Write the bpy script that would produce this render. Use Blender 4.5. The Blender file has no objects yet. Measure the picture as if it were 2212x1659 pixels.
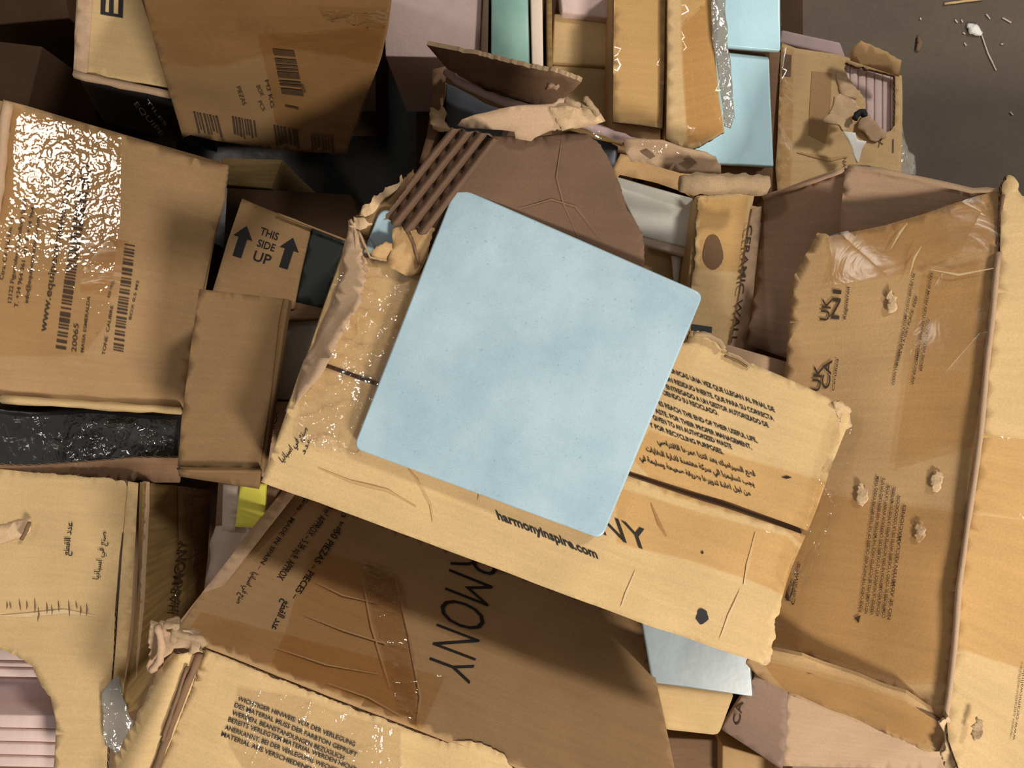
import bpy, math, random
from mathutils import Vector, Matrix, noise
from mathutils.geometry import delaunay_2d_cdt

# ---------------------------------------------------------------- camera, light, exposure
IMG_W, IMG_H, FPX, CAM_H = 2212.0, 1659.0, 1661.0, 1.25
SC = bpy.context.scene
COL = SC.collection
cam = bpy.data.cameras.new('camera'); cam.sensor_width = 36.0; cam.lens = 36.0 * FPX / IMG_W
cam.clip_start = 0.02
camo = bpy.data.objects.new('camera', cam); camo.location = (0, 0, CAM_H); COL.objects.link(camo)
SC.camera = camo
SC.view_settings.view_transform = 'Standard'; SC.view_settings.look = 'None'
SC.view_settings.gamma = 1.0; SC.view_settings.use_curve_mapping = False
SC.view_settings.exposure = 0.0
wd = bpy.data.worlds.new('warehouse_air'); SC.world = wd; wd.use_nodes = True
wd.node_tree.nodes['Background'].inputs[0].default_value = (0.97, 0.95, 0.88, 1)
wd.node_tree.nodes['Background'].inputs[1].default_value = 0.20

def lamp(name, loc, size, energy, col, aim=(0, 0, .5)):
    l = bpy.data.lights.new(name, 'AREA'); l.shape = 'DISK'; l.size = size; l.energy = energy; l.color = col
    o = bpy.data.objects.new(name, l); o.location = loc
    o.rotation_euler = (Vector(aim) - Vector(loc)).to_track_quat('-Z', 'Y').to_euler(); COL.objects.link(o)
lamp('overhead_lamp', (-2.45, 1.16, 4.0), 0.50, 17, (1.0, .93, .84))
lamp('overhead_lamp', (0.95, -1.55, 2.05), 0.45, 50, (1.0, .95, .85))  # unseen lamp hung low so its falloff dims the upper left cartons
lamp('overhead_lamp', (2.5, 2.1, 4.0), 0.60, 100, (1.0, .95, .88))

# ---------------------------------------------------------------- materials
def s2l(c):
    return tuple(((v / 255.0) / 12.92 if v / 255.0 <= .04045 else ((v / 255.0 + .055) / 1.055) ** 2.4) for v in c[:3]) + (1.0,)

def newmat(name):
    m = bpy.data.materials.new(name); m.use_nodes = True
    nt = m.node_tree; nt.nodes.clear()
    return m, nt, nt.nodes.new('ShaderNodeOutputMaterial')
def N(nt, t, **kw):
    n = nt.nodes.new(t)
    for k, v in kw.items():
        if k in n.inputs.keys(): n.inputs[k].default_value = v
        else: setattr(n, k, v)
    return n

MATS = {}
def cardboard(name, rgb, var=.10, flute=.05, rough=.82, spec=.25, freq=9.0, bump=.25):
    """kraft paper: fibre flecks, broad blotches and the faint print-through of the flutes"""
    m, nt, out = newmat(name); L = nt.links.new
    b = N(nt, 'ShaderNodeBsdfPrincipled'); b.inputs['Roughness'].default_value = rough
    b.inputs['Specular IOR Level'].default_value = spec
    uv = N(nt, 'ShaderNodeUVMap'); ob = N(nt, 'ShaderNodeTexCoord')
    n1 = N(nt, 'ShaderNodeTexNoise', Scale=freq, Detail=6.0, Roughness=.6); L(ob.outputs['Object'], n1.inputs['Vector'])
    n2 = N(nt, 'ShaderNodeTexNoise', Scale=650.0, Detail=3.0, Roughness=.7); L(ob.outputs['Object'], n2.inputs['Vector'])
    mp = N(nt, 'ShaderNodeMapping'); mp.inputs['Scale'].default_value = (12, 190, 1); L(uv.outputs[0], mp.inputs[0])
    n3 = N(nt, 'ShaderNodeTexNoise', Scale=1.0, Detail=3.0); L(mp.outputs[0], n3.inputs['Vector'])
    c = s2l(rgb)
    def ramp(src, lo, hi):
        r = N(nt, 'ShaderNodeMapRange'); r.inputs['From Min'].default_value = .3; r.inputs['From Max'].default_value = .7
        r.inputs['To Min'].default_value = lo; r.inputs['To Max'].default_value = hi; L(src, r.inputs[0]); return r.outputs[0]
    a = N(nt, 'ShaderNodeMath', operation='MULTIPLY'); L(ramp(n1.outputs[0], 1 - var, 1 + var), a.inputs[0]); L(ramp(n2.outputs[0], .91, 1.09), a.inputs[1])
    a2 = N(nt, 'ShaderNodeMath', operation='MULTIPLY'); L(a.outputs[0], a2.inputs[0]); L(ramp(n3.outputs[0], 1 - flute, 1 + flute), a2.inputs[1])
    mx = N(nt, 'ShaderNodeVectorMath', operation='SCALE'); mx.inputs[0].default_value = c[:3]; L(a2.outputs[0], mx.inputs['Scale'])
    L(mx.outputs[0], b.inputs['Base Color'])
    bp = N(nt, 'ShaderNodeBump', Strength=bump, Distance=.0006)
    ad = N(nt, 'ShaderNodeMath', operation='ADD'); L(n2.outputs[0], ad.inputs[0]); L(n3.outputs[0], ad.inputs[1]); L(ad.outputs[0], bp.inputs['Height'])
    L(bp.outputs[0], b.inputs['Normal']); L(b.outputs[0], out.inputs[0]); MATS[name] = m; return m

def flute_mat(name, light, dark, period=.0075):
    """raw cut edge: light liners with the dark hollows of the fluting between them"""
    m, nt, out = newmat(name); L = nt.links.new
    b = N(nt, 'ShaderNodeBsdfPrincipled', Roughness=.9)
    uv = N(nt, 'ShaderNodeUVMap'); sp = N(nt, 'ShaderNodeSeparateXYZ'); L(uv.outputs[0], sp.inputs[0])
    s = N(nt, 'ShaderNodeMath', operation='MULTIPLY'); s.inputs[1].default_value = 2 * math.pi / period; L(sp.outputs[0], s.inputs[0])
    sn = N(nt, 'ShaderNodeMath', operation='SINE'); L(s.outputs[0], sn.inputs[0])
    h = N(nt, 'ShaderNodeMath', operation='MULTIPLY_ADD'); h.inputs[1].default_value = .28; h.inputs[2].default_value = .5; L(sn.outputs[0], h.inputs[0])
    d = N(nt, 'ShaderNodeMath', operation='SUBTRACT'); L(sp.outputs[1], d.inputs[0]); L(h.outputs[0], d.inputs[1])
    ab = N(nt, 'ShaderNodeMath', operation='ABSOLUTE'); L(d.outputs[0], ab.inputs[0])
    r = N(nt, 'ShaderNodeValToRGB'); r.color_ramp.elements[0].position = .10; r.color_ramp.elements[0].color = s2l(light)
    r.color_ramp.elements[1].position = .16; r.color_ramp.elements[1].color = s2l(dark); L(ab.outputs[0], r.inputs[0])
    L(r.outputs[0], b.inputs['Base Color']); L(b.outputs[0], out.inputs[0]); MATS[name] = m; return m

def plain(name, rgb, rough=.5, spec=.5, var=.0, freq=20., coat=0., bump=0., bfreq=300.):
    m, nt, out = newmat(name); L = nt.links.new
    b = N(nt, 'ShaderNodeBsdfPrincipled', Roughness=rough); b.inputs['Specular IOR Level'].default_value = spec
    b.inputs['Coat Weight'].default_value = coat; b.inputs['Coat Roughness'].default_value = .06
    c = s2l(rgb); b.inputs['Base Color'].default_value = c
    tc = N(nt, 'ShaderNodeTexCoord')
    if var:
        n1 = N(nt, 'ShaderNodeTexNoise', Scale=freq, Detail=8.0, Roughness=.65); L(tc.outputs['Object'], n1.inputs['Vector'])
        r = N(nt, 'ShaderNodeMapRange'); r.inputs['From Min'].default_value = .3; r.inputs['From Max'].default_value = .7
        r.inputs['To Min'].default_value = 1 - var; r.inputs['To Max'].default_value = 1 + var; L(n1.outputs[0], r.inputs[0])
        mx = N(nt, 'ShaderNodeVectorMath', operation='SCALE'); mx.inputs[0].default_value = c[:3]; L(r.outputs[0], mx.inputs['Scale'])
        L(mx.outputs[0], b.inputs['Base Color'])
    if bump:
        n2 = N(nt, 'ShaderNodeTexNoise', Scale=bfreq, Detail=4.0); L(tc.outputs['Object'], n2.inputs['Vector'])
        bp = N(nt, 'ShaderNodeBump', Strength=bump, Distance=.001); L(n2.outputs[0], bp.inputs['Height']); L(bp.outputs[0], b.inputs['Normal'])
    L(b.outputs[0], out.inputs[0]); MATS[name] = m; return m

def glaze(name, rgb, rgb2, speck=.35, rough=.28, spec=.5):
    """ceramic glaze: two-tone clouding, pin-prick specks, faint surface ripple"""
    m, nt, out = newmat(name); L = nt.links.new
    b = N(nt, 'ShaderNodeBsdfPrincipled', Roughness=rough); b.inputs['Specular IOR Level'].default_value = spec
    tc = N(nt, 'ShaderNodeTexCoord')
    n1 = N(nt, 'ShaderNodeTexNoise', Scale=16., Detail=7.0, Roughness=.6); L(tc.outputs['Object'], n1.inputs['Vector'])
    mr = N(nt, 'ShaderNodeMapRange'); mr.inputs['From Min'].default_value = .35; mr.inputs['From Max'].default_value = .65; L(n1.outputs[0], mr.inputs[0])
    mix = N(nt, 'ShaderNodeMix', data_type='RGBA'); mix.inputs[6].default_value = s2l(rgb); mix.inputs[7].default_value = s2l(rgb2); L(mr.outputs[0], mix.inputs[0])
    n2 = N(nt, 'ShaderNodeTexNoise', Scale=420., Detail=2.0); L(tc.outputs['Object'], n2.inputs['Vector'])
    r2 = N(nt, 'ShaderNodeMapRange'); r2.inputs['From Min'].default_value = .66; r2.inputs['From Max'].default_value = .76
    r2.inputs['To Min'].default_value = 1; r2.inputs['To Max'].default_value = 1 - speck; L(n2.outputs[0], r2.inputs[0])
    n4 = N(nt, 'ShaderNodeTexNoise', Scale=900., Detail=2.0); L(tc.outputs['Object'], n4.inputs['Vector'])
    r4 = N(nt, 'ShaderNodeMapRange'); r4.inputs['From Min'].default_value = .3; r4.inputs['From Max'].default_value = .7
    r4.inputs['To Min'].default_value = .95; r4.inputs['To Max'].default_value = 1.05; L(n4.outputs[0], r4.inputs[0])
    mm = N(nt, 'ShaderNodeMath', operation='MULTIPLY'); L(r2.outputs[0], mm.inputs[0]); L(r4.outputs[0], mm.inputs[1])
    sc = N(nt, 'ShaderNodeVectorMath', operation='SCALE'); L(mix.outputs[2], sc.inputs[0]); L(mm.outputs[0], sc.inputs['Scale'])
    L(sc.outputs[0], b.inputs['Base Color'])
    n3 = N(nt, 'ShaderNodeTexNoise', Scale=60., Detail=3.0); L(tc.outputs['Object'], n3.inputs['Vector'])
    bp = N(nt, 'ShaderNodeBump', Strength=.12, Distance=.001); L(n3.outputs[0], bp.inputs['Height']); L(bp.outputs[0], b.inputs['Normal'])
    L(b.outputs[0], out.inputs[0]); MATS[name] = m; return m

def film(name, tint, gloss_fac=.06, rough=.12, wr=.6, scale=55., stretch=(1, 1, 1), haze=.0, hazecol=(210, 205, 200), dimple=0., vor=1.):
    """clear or tinted plastic: tinted see-through plus a wrinkled glossy skin"""
    m, nt, out = newmat(name); L = nt.links.new
    tr = N(nt, 'ShaderNodeBsdfTransparent'); tr.inputs[0].default_value = s2l(tint)
    gl = N(nt, 'ShaderNodeBsdfGlossy', Roughness=rough); gl.inputs[0].default_value = (1, 1, 1, 1)
    tc = N(nt, 'ShaderNodeTexCoord'); mp = N(nt, 'ShaderNodeMapping'); mp.inputs['Scale'].default_value = stretch; L(tc.outputs['Object'], mp.inputs[0])
    n1 = N(nt, 'ShaderNodeTexNoise', Scale=scale, Detail=3.0, Roughness=.55, Distortion=1.2); L(mp.outputs[0], n1.inputs['Vector'])
    v = N(nt, 'ShaderNodeTexVoronoi', feature='DISTANCE_TO_EDGE'); v.inputs['Scale'].default_value = scale * .45; L(mp.outputs[0], v.inputs['Vector'])
    pw = N(nt, 'ShaderNodeMath', operation='POWER'); pw.inputs[1].default_value = .5; L(v.outputs['Distance'], pw.inputs[0])
    ad = N(nt, 'ShaderNodeMath', operation='MULTIPLY_ADD'); ad.inputs[1].default_value = vor; L(pw.outputs[0], ad.inputs[0]); L(n1.outputs[0], ad.inputs[2])
    h = ad.outputs[0]
    if dimple:
        n2 = N(nt, 'ShaderNodeTexNoise', Scale=210., Detail=1.0); L(mp.outputs[0], n2.inputs['Vector'])
        a2 = N(nt, 'ShaderNodeMath', operation='MULTIPLY_ADD'); a2.inputs[1].default_value = dimple; L(n2.outputs[0], a2.inputs[0]); L(h, a2.inputs[2]); h = a2.outputs[0]
    bp = N(nt, 'ShaderNodeBump', Strength=wr, Distance=.004); L(h, bp.inputs['Height']); L(bp.outputs[0], gl.inputs['Normal'])
    base = tr
    if haze:
        df = N(nt, 'ShaderNodeBsdfDiffuse'); df.inputs[0].default_value = s2l(hazecol)
        mh = N(nt, 'ShaderNodeMixShader'); mh.inputs[0].default_value = haze; L(tr.outputs[0], mh.inputs[1]); L(df.outputs[0], mh.inputs[2]); base = mh
    fr = N(nt, 'ShaderNodeLayerWeight'); fr.inputs['Blend'].default_value = .5; L(bp.outputs[0], fr.inputs['Normal'])
    f5 = N(nt, 'ShaderNodeMath', operation='POWER'); f5.inputs[1].default_value = 5.; L(fr.outputs['Facing'], f5.inputs[0])
    fa = N(nt, 'ShaderNodeMath', operation='MULTIPLY_ADD'); fa.inputs[1].default_value = .8; fa.inputs[2].default_value = .04 + gloss_fac; L(f5.outputs[0], fa.inputs[0])
    mx = N(nt, 'ShaderNodeMixShader'); L(fa.outputs[0], mx.inputs[0]); L(base.outputs[0], mx.inputs[1]); L(gl.outputs[0], mx.inputs[2])
    L(mx.outputs[0], out.inputs[0]); MATS[name] = m; return m

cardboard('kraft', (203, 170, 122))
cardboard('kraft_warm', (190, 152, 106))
cardboard('kraft_dull_shaded', (174, 138, 97))  # shade of left cartons and side wall put into the colour; also creases
cardboard('kraft_flap_shade', (108, 82, 64), var=.12)  # shade over the rear flap and pleats put into the board colour
cardboard('kraft_in_shade', (134, 104, 70))  # kraft darkened to carry the shade on whole cartons and the side flap
cardboard('kraft_pale', (214, 184, 142))
cardboard('kraft_gap_shade', (74, 52, 34), var=.2)  # darkness of the deep gaps painted into the cartons' colour
cardboard('kraft_pink', (186, 154, 124))
cardboard('kraft_inner', (184, 150, 124), var=.12, flute=.08)
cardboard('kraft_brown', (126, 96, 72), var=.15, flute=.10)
cardboard('kraft_torn', (205, 172, 134), var=.14, flute=.04, bump=.8, freq=60)
cardboard('kraft_mauve', (150, 122, 106), var=.06)
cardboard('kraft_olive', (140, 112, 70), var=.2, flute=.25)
cardboard('kraft_stained', (118, 94, 74), var=.10)
flute_mat('cut_edge', (186, 148, 108), (62, 42, 30))
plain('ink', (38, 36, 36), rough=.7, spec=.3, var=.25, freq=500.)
plain('ink_faded', (74, 58, 46), rough=.75, spec=.2, var=.3, freq=400.)
plain('ink_green', (34, 40, 38), rough=.6, var=.1)
plain('clay', (222, 200, 182), rough=.8, var=.06, freq=60, bump=.3)
plain('clay_pink', (214, 186, 178), rough=.85, var=.07, freq=40, bump=.3)
plain('clay_mauve', (186, 160, 156), rough=.8, var=.06, freq=30, bump=.2)
plain('slate', (70, 72, 80), rough=.35, var=.15, freq=30)
plain('paper_yellow', (238, 226, 90), rough=.8, var=.04)
plain('paper_pale', (205, 185, 172), rough=.85, var=.05)
plain('black_film_gap_shade', (30, 27, 25), rough=.32, var=.3, freq=30, bump=.7, bfreq=45)  # bundle wrap; also paints the shade at the bottom of the gap
plain('white_scrap', (235, 232, 225), rough=.5, var=.05)
glaze('glaze_blue', (158, 182, 193), (177, 200, 211), speck=.22)
glaze('glaze_sky', (176, 212, 224), (186, 220, 230), speck=.1, rough=.25)
glaze('glaze_teal', (128, 166, 156), (148, 184, 172), speck=.2, rough=.3)
glaze('glaze_white', (196, 192, 180), (212, 208, 198), speck=.1, rough=.14)
glaze('glaze_grey', (120, 130, 134), (134, 143, 147), speck=.1, rough=.3)
film('tape', (249, 242, 231), gloss_fac=-.018, rough=.16, wr=.16, scale=26.)
film('tape_sparkle', (251, 247, 238), gloss_fac=.0, rough=.02, wr=.07, scale=9., dimple=1.3, vor=0.)
film('film_clear', (252, 250, 247), gloss_fac=.07, rough=.06, wr=1.0, scale=60.)
film('film_hazy', (215, 212, 205), gloss_fac=.12, rough=.15, wr=.9, scale=60., haze=.38, hazecol=(190, 180, 168))

def floor_mat():
    m, nt, out = newmat('concrete'); L = nt.links.new
    b = N(nt, 'ShaderNodeBsdfPrincipled', Roughness=.75); tc = N(nt, 'ShaderNodeTexCoord')
    n1 = N(nt, 'ShaderNodeTexNoise', Scale=4., Detail=8., Roughness=.6); L(tc.outputs['Object'], n1.inputs['Vector'])
    n2 = N(nt, 'ShaderNodeTexNoise', Scale=160., Detail=4.); L(tc.outputs['Object'], n2.inputs['Vector'])
    r = N(nt, 'ShaderNodeValToRGB'); r.color_ramp.elements[0].position = .3; r.color_ramp.elements[1].position = .75
    r.color_ramp.elements[0].color = s2l((78, 66, 55)); r.color_ramp.elements[1].color = s2l((102, 87, 72)); L(n1.outputs[0], r.inputs[0])
    r2 = N(nt, 'ShaderNodeMapRange'); r2.inputs['To Min'].default_value = .82; r2.inputs['To Max'].default_value = 1.18; L(n2.outputs[0], r2.inputs[0])
    sc = N(nt, 'ShaderNodeVectorMath', operation='SCALE'); L(r.outputs[0], sc.inputs[0]); L(r2.outputs[0], sc.inputs['Scale']); L(sc.outputs[0], b.inputs['Base Color'])
    bp = N(nt, 'ShaderNodeBump', Strength=.3, Distance=.002); L(n2.outputs[0], bp.inputs['Height']); L(bp.outputs[0], b.inputs['Normal'])
    L(b.outputs[0], out.inputs[0]); MATS['concrete'] = m
floor_mat()

# ---------------------------------------------------------------- geometry helpers
def P(px, py, z):
    d = CAM_H - z
    return Vector(((px - IMG_W / 2) * d / FPX, (IMG_H / 2 - py) * d / FPX, z))
def proj(p):
    d = CAM_H - p.z
    return (IMG_W / 2 + p.x * FPX / d, IMG_H / 2 - p.y * FPX / d)

class Patch:
    """a slightly crumpled wall of a thing, spanned by four corners (px, py, height)"""
    def __init__(s, q, W=(.0, 6., 0.)):
        s.c = [P(*c) for c in q]; s.W = W
        a, b, c, d = s.c
        s.n = (b - a).cross(d - a).normalized()
        if s.n.z < 0: s.n = -s.n
        s.lu = (b - a).length; s.lv = (d - a).length
        s._pc = [proj(v) for v in s.c]
    def raw(s, u, v):
        a, b, c, d = s.c
        return a * (1 - u) * (1 - v) + b * u * (1 - v) + c * u * v + d * (1 - u) * v
    cr = None
    def at(s, u, v, off=0.):
        p = warp(s.raw(u, v), s.W) + s.n * off
        if s.cr: p += s.n * (noise.noise(p * s.cr[1] * Vector((1, 1, 0)).length) * s.cr[0])
        return p
    def uv(s, px, py):
        u = v = .5
        for _ in range(12):
            x, y = proj(s.raw(u, v)); e = 1e-3
            xu, yu = proj(s.raw(u + e, v)); xv, yv = proj(s.raw(u, v + e))
            a, b, c, d = (xu - x) / e, (xv - x) / e, (yu - y) / e, (yv - y) / e
            det = a * d - b * c
            if abs(det) < 1e-9: break
            rx, ry = px - x, py - y
            u += max(-1, min(1, (d * rx - b * ry) / det)); v += max(-1, min(1, (a * ry - c * rx) / det))
            u = max(-3, min(4, u)); v = max(-3, min(4, v))
            if abs(rx) + abs(ry) < .02: break
        return u, v
    def px(s, px, py, off=0.):
        return s.at(*s.uv(px, py), off)

def warp(p, W):
    a, f, sd = W
    if a == 0: return p.copy()
    q = p * f + Vector((sd, sd * 1.7, -sd))
    return p + noise.noise_vector(q) * a + noise.noise_vector(q * 4.3) * (a * .22)

def setp(o, **kw):
    for k, v in kw.items(): o[k] = v

def link(name, me, parent=None, label=None, shift=None):
    o = bpy.data.objects.new(name, me); COL.objects.link(o)
    if parent is not None:
        r = parent
        while r.parent: r = r.parent
        me.transform(Matrix.Translation(-r.location)); o.parent = parent
    if label: o['label'] = label
    return o

def top(o, label, cat, group=None):
    """a thing that is a single mesh: move its origin to its base and describe it"""
    me = o.data; xs = [v.co for v in me.vertices]
    c = Vector((sum(v.x for v in xs) / len(xs), sum(v.y for v in xs) / len(xs), min(v.z for v in xs)))
    me.transform(Matrix.Translation(-c)); o.location = c
    o['label'] = label; o['category'] = cat
    if group: o['group'] = group
    return o

def thing(name, label, cat, q=None, zb=None, group=None):
    o = bpy.data.objects.new(name, None); COL.objects.link(o); o.empty_display_size = .03
    pts = [P(*c) for c in q]; c = sum(pts, Vector()) / len(pts)
    if zb is not None: c.z = zb
    o.location = c; o['label'] = label; o['category'] = cat
    if group: o['group'] = group
    return o

def inpoly(x, y, poly):
    r = False; j = len(poly) - 1
    for i in range(len(poly)):
        xi, yi = poly[i]; xj, yj = poly[j]
        if (yi > y) != (yj > y) and x < (xj - xi) * (y - yi) / (yj - yi + 1e-12) + xi: r = not r
        j = i
    return r

def densify(out, step, rnd, jag):
    """photo outline -> dense outline; a point followed by 'j' starts a torn run, 'r' marks a rounded corner"""
    n = len(out); res = []
    for i in range(n):
        a = out[i]; b = out[(i + 1) % n]; t = len(a) > 2 and a[2] == 'j'
        L = math.hypot(b[0] - a[0], b[1] - a[1])
        st = min(step, 5.) if t else step
        k = max(1, int(L / st)); nx, ny = -(b[1] - a[1]) / (L + 1e-9), (b[0] - a[0]) / (L + 1e-9)
        w = 0.
        for s in range(k):
            f = s / k; x = a[0] + (b[0] - a[0]) * f; y = a[1] + (b[1] - a[1]) * f
            if t and s:
                w = w * .55 + rnd.uniform(-1, 1) * jag; x += nx * w; y += ny * w
            res.append((x, y))
    return res

def rounded(pts, r, seg=5):
    res = []; n = len(pts)
    for i in range(n):
        p0 = Vector(pts[i - 1][:2]); p1 = Vector(pts[i][:2]); p2 = Vector(pts[(i + 1) % n][:2])
        a = (p0 - p1).normalized(); b = (p2 - p1).normalized()
        s, e = p1 + a * r, p1 + b * r
        for k in range(seg + 1):
            t = k / seg; q = s * (1 - t) ** 2 + p1 * 2 * t * (1 - t) + e * t * t
            res.append((q.x, q.y))
    return res

def sheet(name, patch, outline=None, th=.0035, mat='kraft', parent=None, step=14., jag=4., holes=(), off=0., bend=None,
          crumple=(0., 0.), seed=1, edge=None, label=None, smooth=True, bevel=0., grid=22., tone=None):
    rnd = random.Random(seed)
    if outline is None: outline = [p for p in patch._pc]
    o2 = densify(outline, step, rnd, jag)
    hs = [densify(h, step, rnd, jag) for h in holes]
    loops = [o2] + hs
    pts = []; edges = []
    for lp in loops:
        b = len(pts); pts += lp; edges += [(b + i, b + (i + 1) % len(lp)) for i in range(len(lp))]
    xs = [p[0] for p in o2]; ys = [p[1] for p in o2]
    y = min(ys) + grid * .5; row = 0
    while y < max(ys):
        x = min(xs) + (grid * .5 if row % 2 else grid)
        while x < max(xs):
            if inpoly(x, y, o2) and not any(inpoly(x, y, h) for h in hs): pts.append((x, y))
            x += grid
        y += grid * .87; row += 1
    vs, es, fs, *_ = delaunay_2d_cdt([Vector(p) for p in pts], edges, [], 0, 1e-4)
    tri = []
    for f in fs:
        cx = sum(vs[i].x for i in f) / len(f); cy = sum(vs[i].y for i in f) / len(f)
        if inpoly(cx, cy, o2) and not any(inpoly(cx, cy, h) for h in hs): tri.append(tuple(f))
    P3 = []; UV = []
    for v in vs:
        u, w = patch.uv(v.x, v.y); h = off
        if bend: h += bend(u, w)
        p = patch.at(u, w, h)
        if crumple[0] and th == 0: p += patch.n * (abs(noise.noise(p * crumple[1] + Vector((seed * 3.1, 0, 0)))) * crumple[0] * 1.6)
        elif crumple[0]: p += noise.noise_vector(p * crumple[1] + Vector((seed * 3.1, 0, 0))) * crumple[0]
        P3.append(p); UV.append((u * patch.lu, w * patch.lv))
    # orient upwards
    T = []
    for t in tri:
        a, b, c = (P3[t[0]], P3[t[1]], P3[t[2]])
        T.append(t if (b - a).cross(c - a).dot(patch.n) > 0 else t[::-1])
    used = sorted({i for t in T for i in t}); mp = {i: k for k, i in enumerate(used)}
    V = [P3[i] for i in used]; U = [UV[i] for i in used]; n = len(V)
    F = [tuple(mp[i] for i in t) for t in T]; loopuv = [[U[i] for i in f] for f in F]; mi = [0] * len(F)
    if th > 0:
        cnt = {}
        for f in F:
            for k in range(3): cnt[(f[k], f[(k + 1) % 3])] = 1
        bd = [e for e in cnt if (e[1], e[0]) not in cnt]
        V += [p - patch.n * th for p in V]
        F0 = list(F)
        for f in F0:
            g = tuple(i + n for i in f[::-1]); F.append(g); loopuv.append([U[i - n] for i in g]); mi.append(0)
        for a, b in bd:
            F.append((b, a, a + n, b + n))
            # run length measured along the dominant direction so the flutes tile
            la = U[a][0] + U[a][1]; lb = U[b][0] + U[b][1]
            loopuv.append([(lb, 0), (la, 0), (la, 1), (lb, 1)]); mi.append(1)
    me = bpy.data.meshes.new(name); me.from_pydata([tuple(v) for v in V], [], F)
    ul = me.uv_layers.new(name='UVMap'); k = 0
    for f in loopuv:
        for q in f: ul.data[k].uv = q; k += 1
    me.materials.append(MATS[mat]); me.materials.append(MATS[edge or mat])
    for p, m_ in zip(me.polygons, mi):
        p.material_index = m_; p.use_smooth = smooth and m_ == 0
    o = link(name, me, parent, label)
    if bevel:
        b = o.modifiers.new('bevel', 'BEVEL'); b.width = bevel; b.segments = 3; b.limit_method = 'ANGLE'; b.angle_limit = math.radians(50)
        for p in me.polygons: p.use_smooth = True
    return o

def body(name, tq, bq=None, depth=None, mat='kraft', parent=None, W=(0., 6., 0.), n=10, sink=0., bevel=.002, label=None):
    """closed carton/block: eight corners, faces subdivided and crumpled with the thing's own warp"""
    t = [P(*c) for c in tq]
    for p in t: p.z -= sink
    b = [P(*c) for c in bq] if bq else [p - Vector((0, 0, depth)) for p in t]
    V = []; F = []; UVs = []; key = {}
    def vid(p):
        k = (round(p.x, 5), round(p.y, 5), round(p.z, 5))
        if k not in key: key[k] = len(V); V.append(warp(p, W))
        return key[k]
    cen = sum(t + b, Vector()) / 8
    for q in ([t[0], t[1], t[2], t[3]], [b[0], b[1], b[2], b[3]], [t[0], t[1], b[1], b[0]], [t[1], t[2], b[2], b[1]], [t[2], t[3], b[3], b[2]], [t[3], t[0], b[0], b[3]]):
        a, c_, d, e = q; lu = (c_ - a).length; lv = (e - a).length
        nrm = (c_ - a).cross(e - a); fl = nrm.dot((a + d) / 2 - cen) < 0
        S = lambda u, v: a * (1 - u) * (1 - v) + c_ * u * (1 - v) + d * u * v + e * (1 - u) * v
        for i in range(n):
            for j in range(n):
                uvs = [(i / n, j / n), ((i + 1) / n, j / n), ((i + 1) / n, (j + 1) / n), (i / n, (j + 1) / n)]
                if fl: uvs = uvs[::-1]
                ids = [vid(S(*x)) for x in uvs]
                if len(set(ids)) < 4: continue
                F.append(ids); UVs.append([(x[0] * lu, x[1] * lv) for x in uvs])
    me = bpy.data.meshes.new(name); me.from_pydata([tuple(v) for v in V], [], F)
    ul = me.uv_layers.new(name='UVMap'); k = 0
    for f in UVs:
        for q in f: ul.data[k].uv = q; k += 1
    me.materials.append(MATS[mat])
    o = link(name, me, parent, label)
    if bevel:
        m = o.modifiers.new('bevel', 'BEVEL'); m.width = bevel; m.segments = 2; m.limit_method = 'ANGLE'; m.angle_limit = math.radians(35)
        for p in me.polygons: p.use_smooth = True
    return o

# ---------------------------------------------------------------- printing
_txt = {}
def glyphs(text, bold=0.):
    k = (text, bold)
    if k not in _txt:
        cu = bpy.data.curves.new('t', 'FONT'); cu.body = text; cu.size = 1.; cu.offset = bold; cu.resolution_u = 3
        o = bpy.data.objects.new('t', cu); COL.objects.link(o)
        dg = bpy.context.evaluated_depsgraph_get(); me = o.evaluated_get(dg).to_mesh()
        vs = [(v.co.x, v.co.y) for v in me.vertices]; fs = [tuple(p.vertices) for p in me.polygons]
        o.evaluated_get(dg).to_mesh_clear(); bpy.data.objects.remove(o); bpy.data.curves.remove(cu)
        _txt[k] = (vs, fs)
    return _txt[k]

AR = {'ا': (0xFE8D, 0xFE8E), 'إ': (0xFE87, 0xFE88), 'ب': (0xFE8F, 0xFE90, 0xFE91, 0xFE92), 'ة': (0xFE93, 0xFE94), 'ت': (0xFE95, 0xFE96, 0xFE97, 0xFE98),
      'ج': (0xFE9D, 0xFE9E, 0xFE9F, 0xFEA0), 'ح': (0xFEA1, 0xFEA2, 0xFEA3, 0xFEA4), 'د': (0xFEA9, 0xFEAA), 'ر': (0xFEAD, 0xFEAE), 'س': (0xFEB1, 0xFEB2, 0xFEB3, 0xFEB4),
      'ص': (0xFEB9, 0xFEBA, 0xFEBB, 0xFEBC), 'ط': (0xFEC1, 0xFEC2, 0xFEC3, 0xFEC4), 'ع': (0xFEC9, 0xFECA, 0xFECB, 0xFECC), 'ف': (0xFED1, 0xFED2, 0xFED3, 0xFED4),
      'ق': (0xFED5, 0xFED6, 0xFED7, 0xFED8), 'ك': (0xFED9, 0xFEDA, 0xFEDB, 0xFEDC), 'ل': (0xFEDD, 0xFEDE, 0xFEDF, 0xFEE0), 'م': (0xFEE1, 0xFEE2, 0xFEE3, 0xFEE4),
      'ن': (0xFEE5, 0xFEE6, 0xFEE7, 0xFEE8), 'ه': (0xFEE9, 0xFEEA, 0xFEEB, 0xFEEC), 'و': (0xFEED, 0xFEEE), 'ي': (0xFEF1, 0xFEF2, 0xFEF3, 0xFEF4)}
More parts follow.
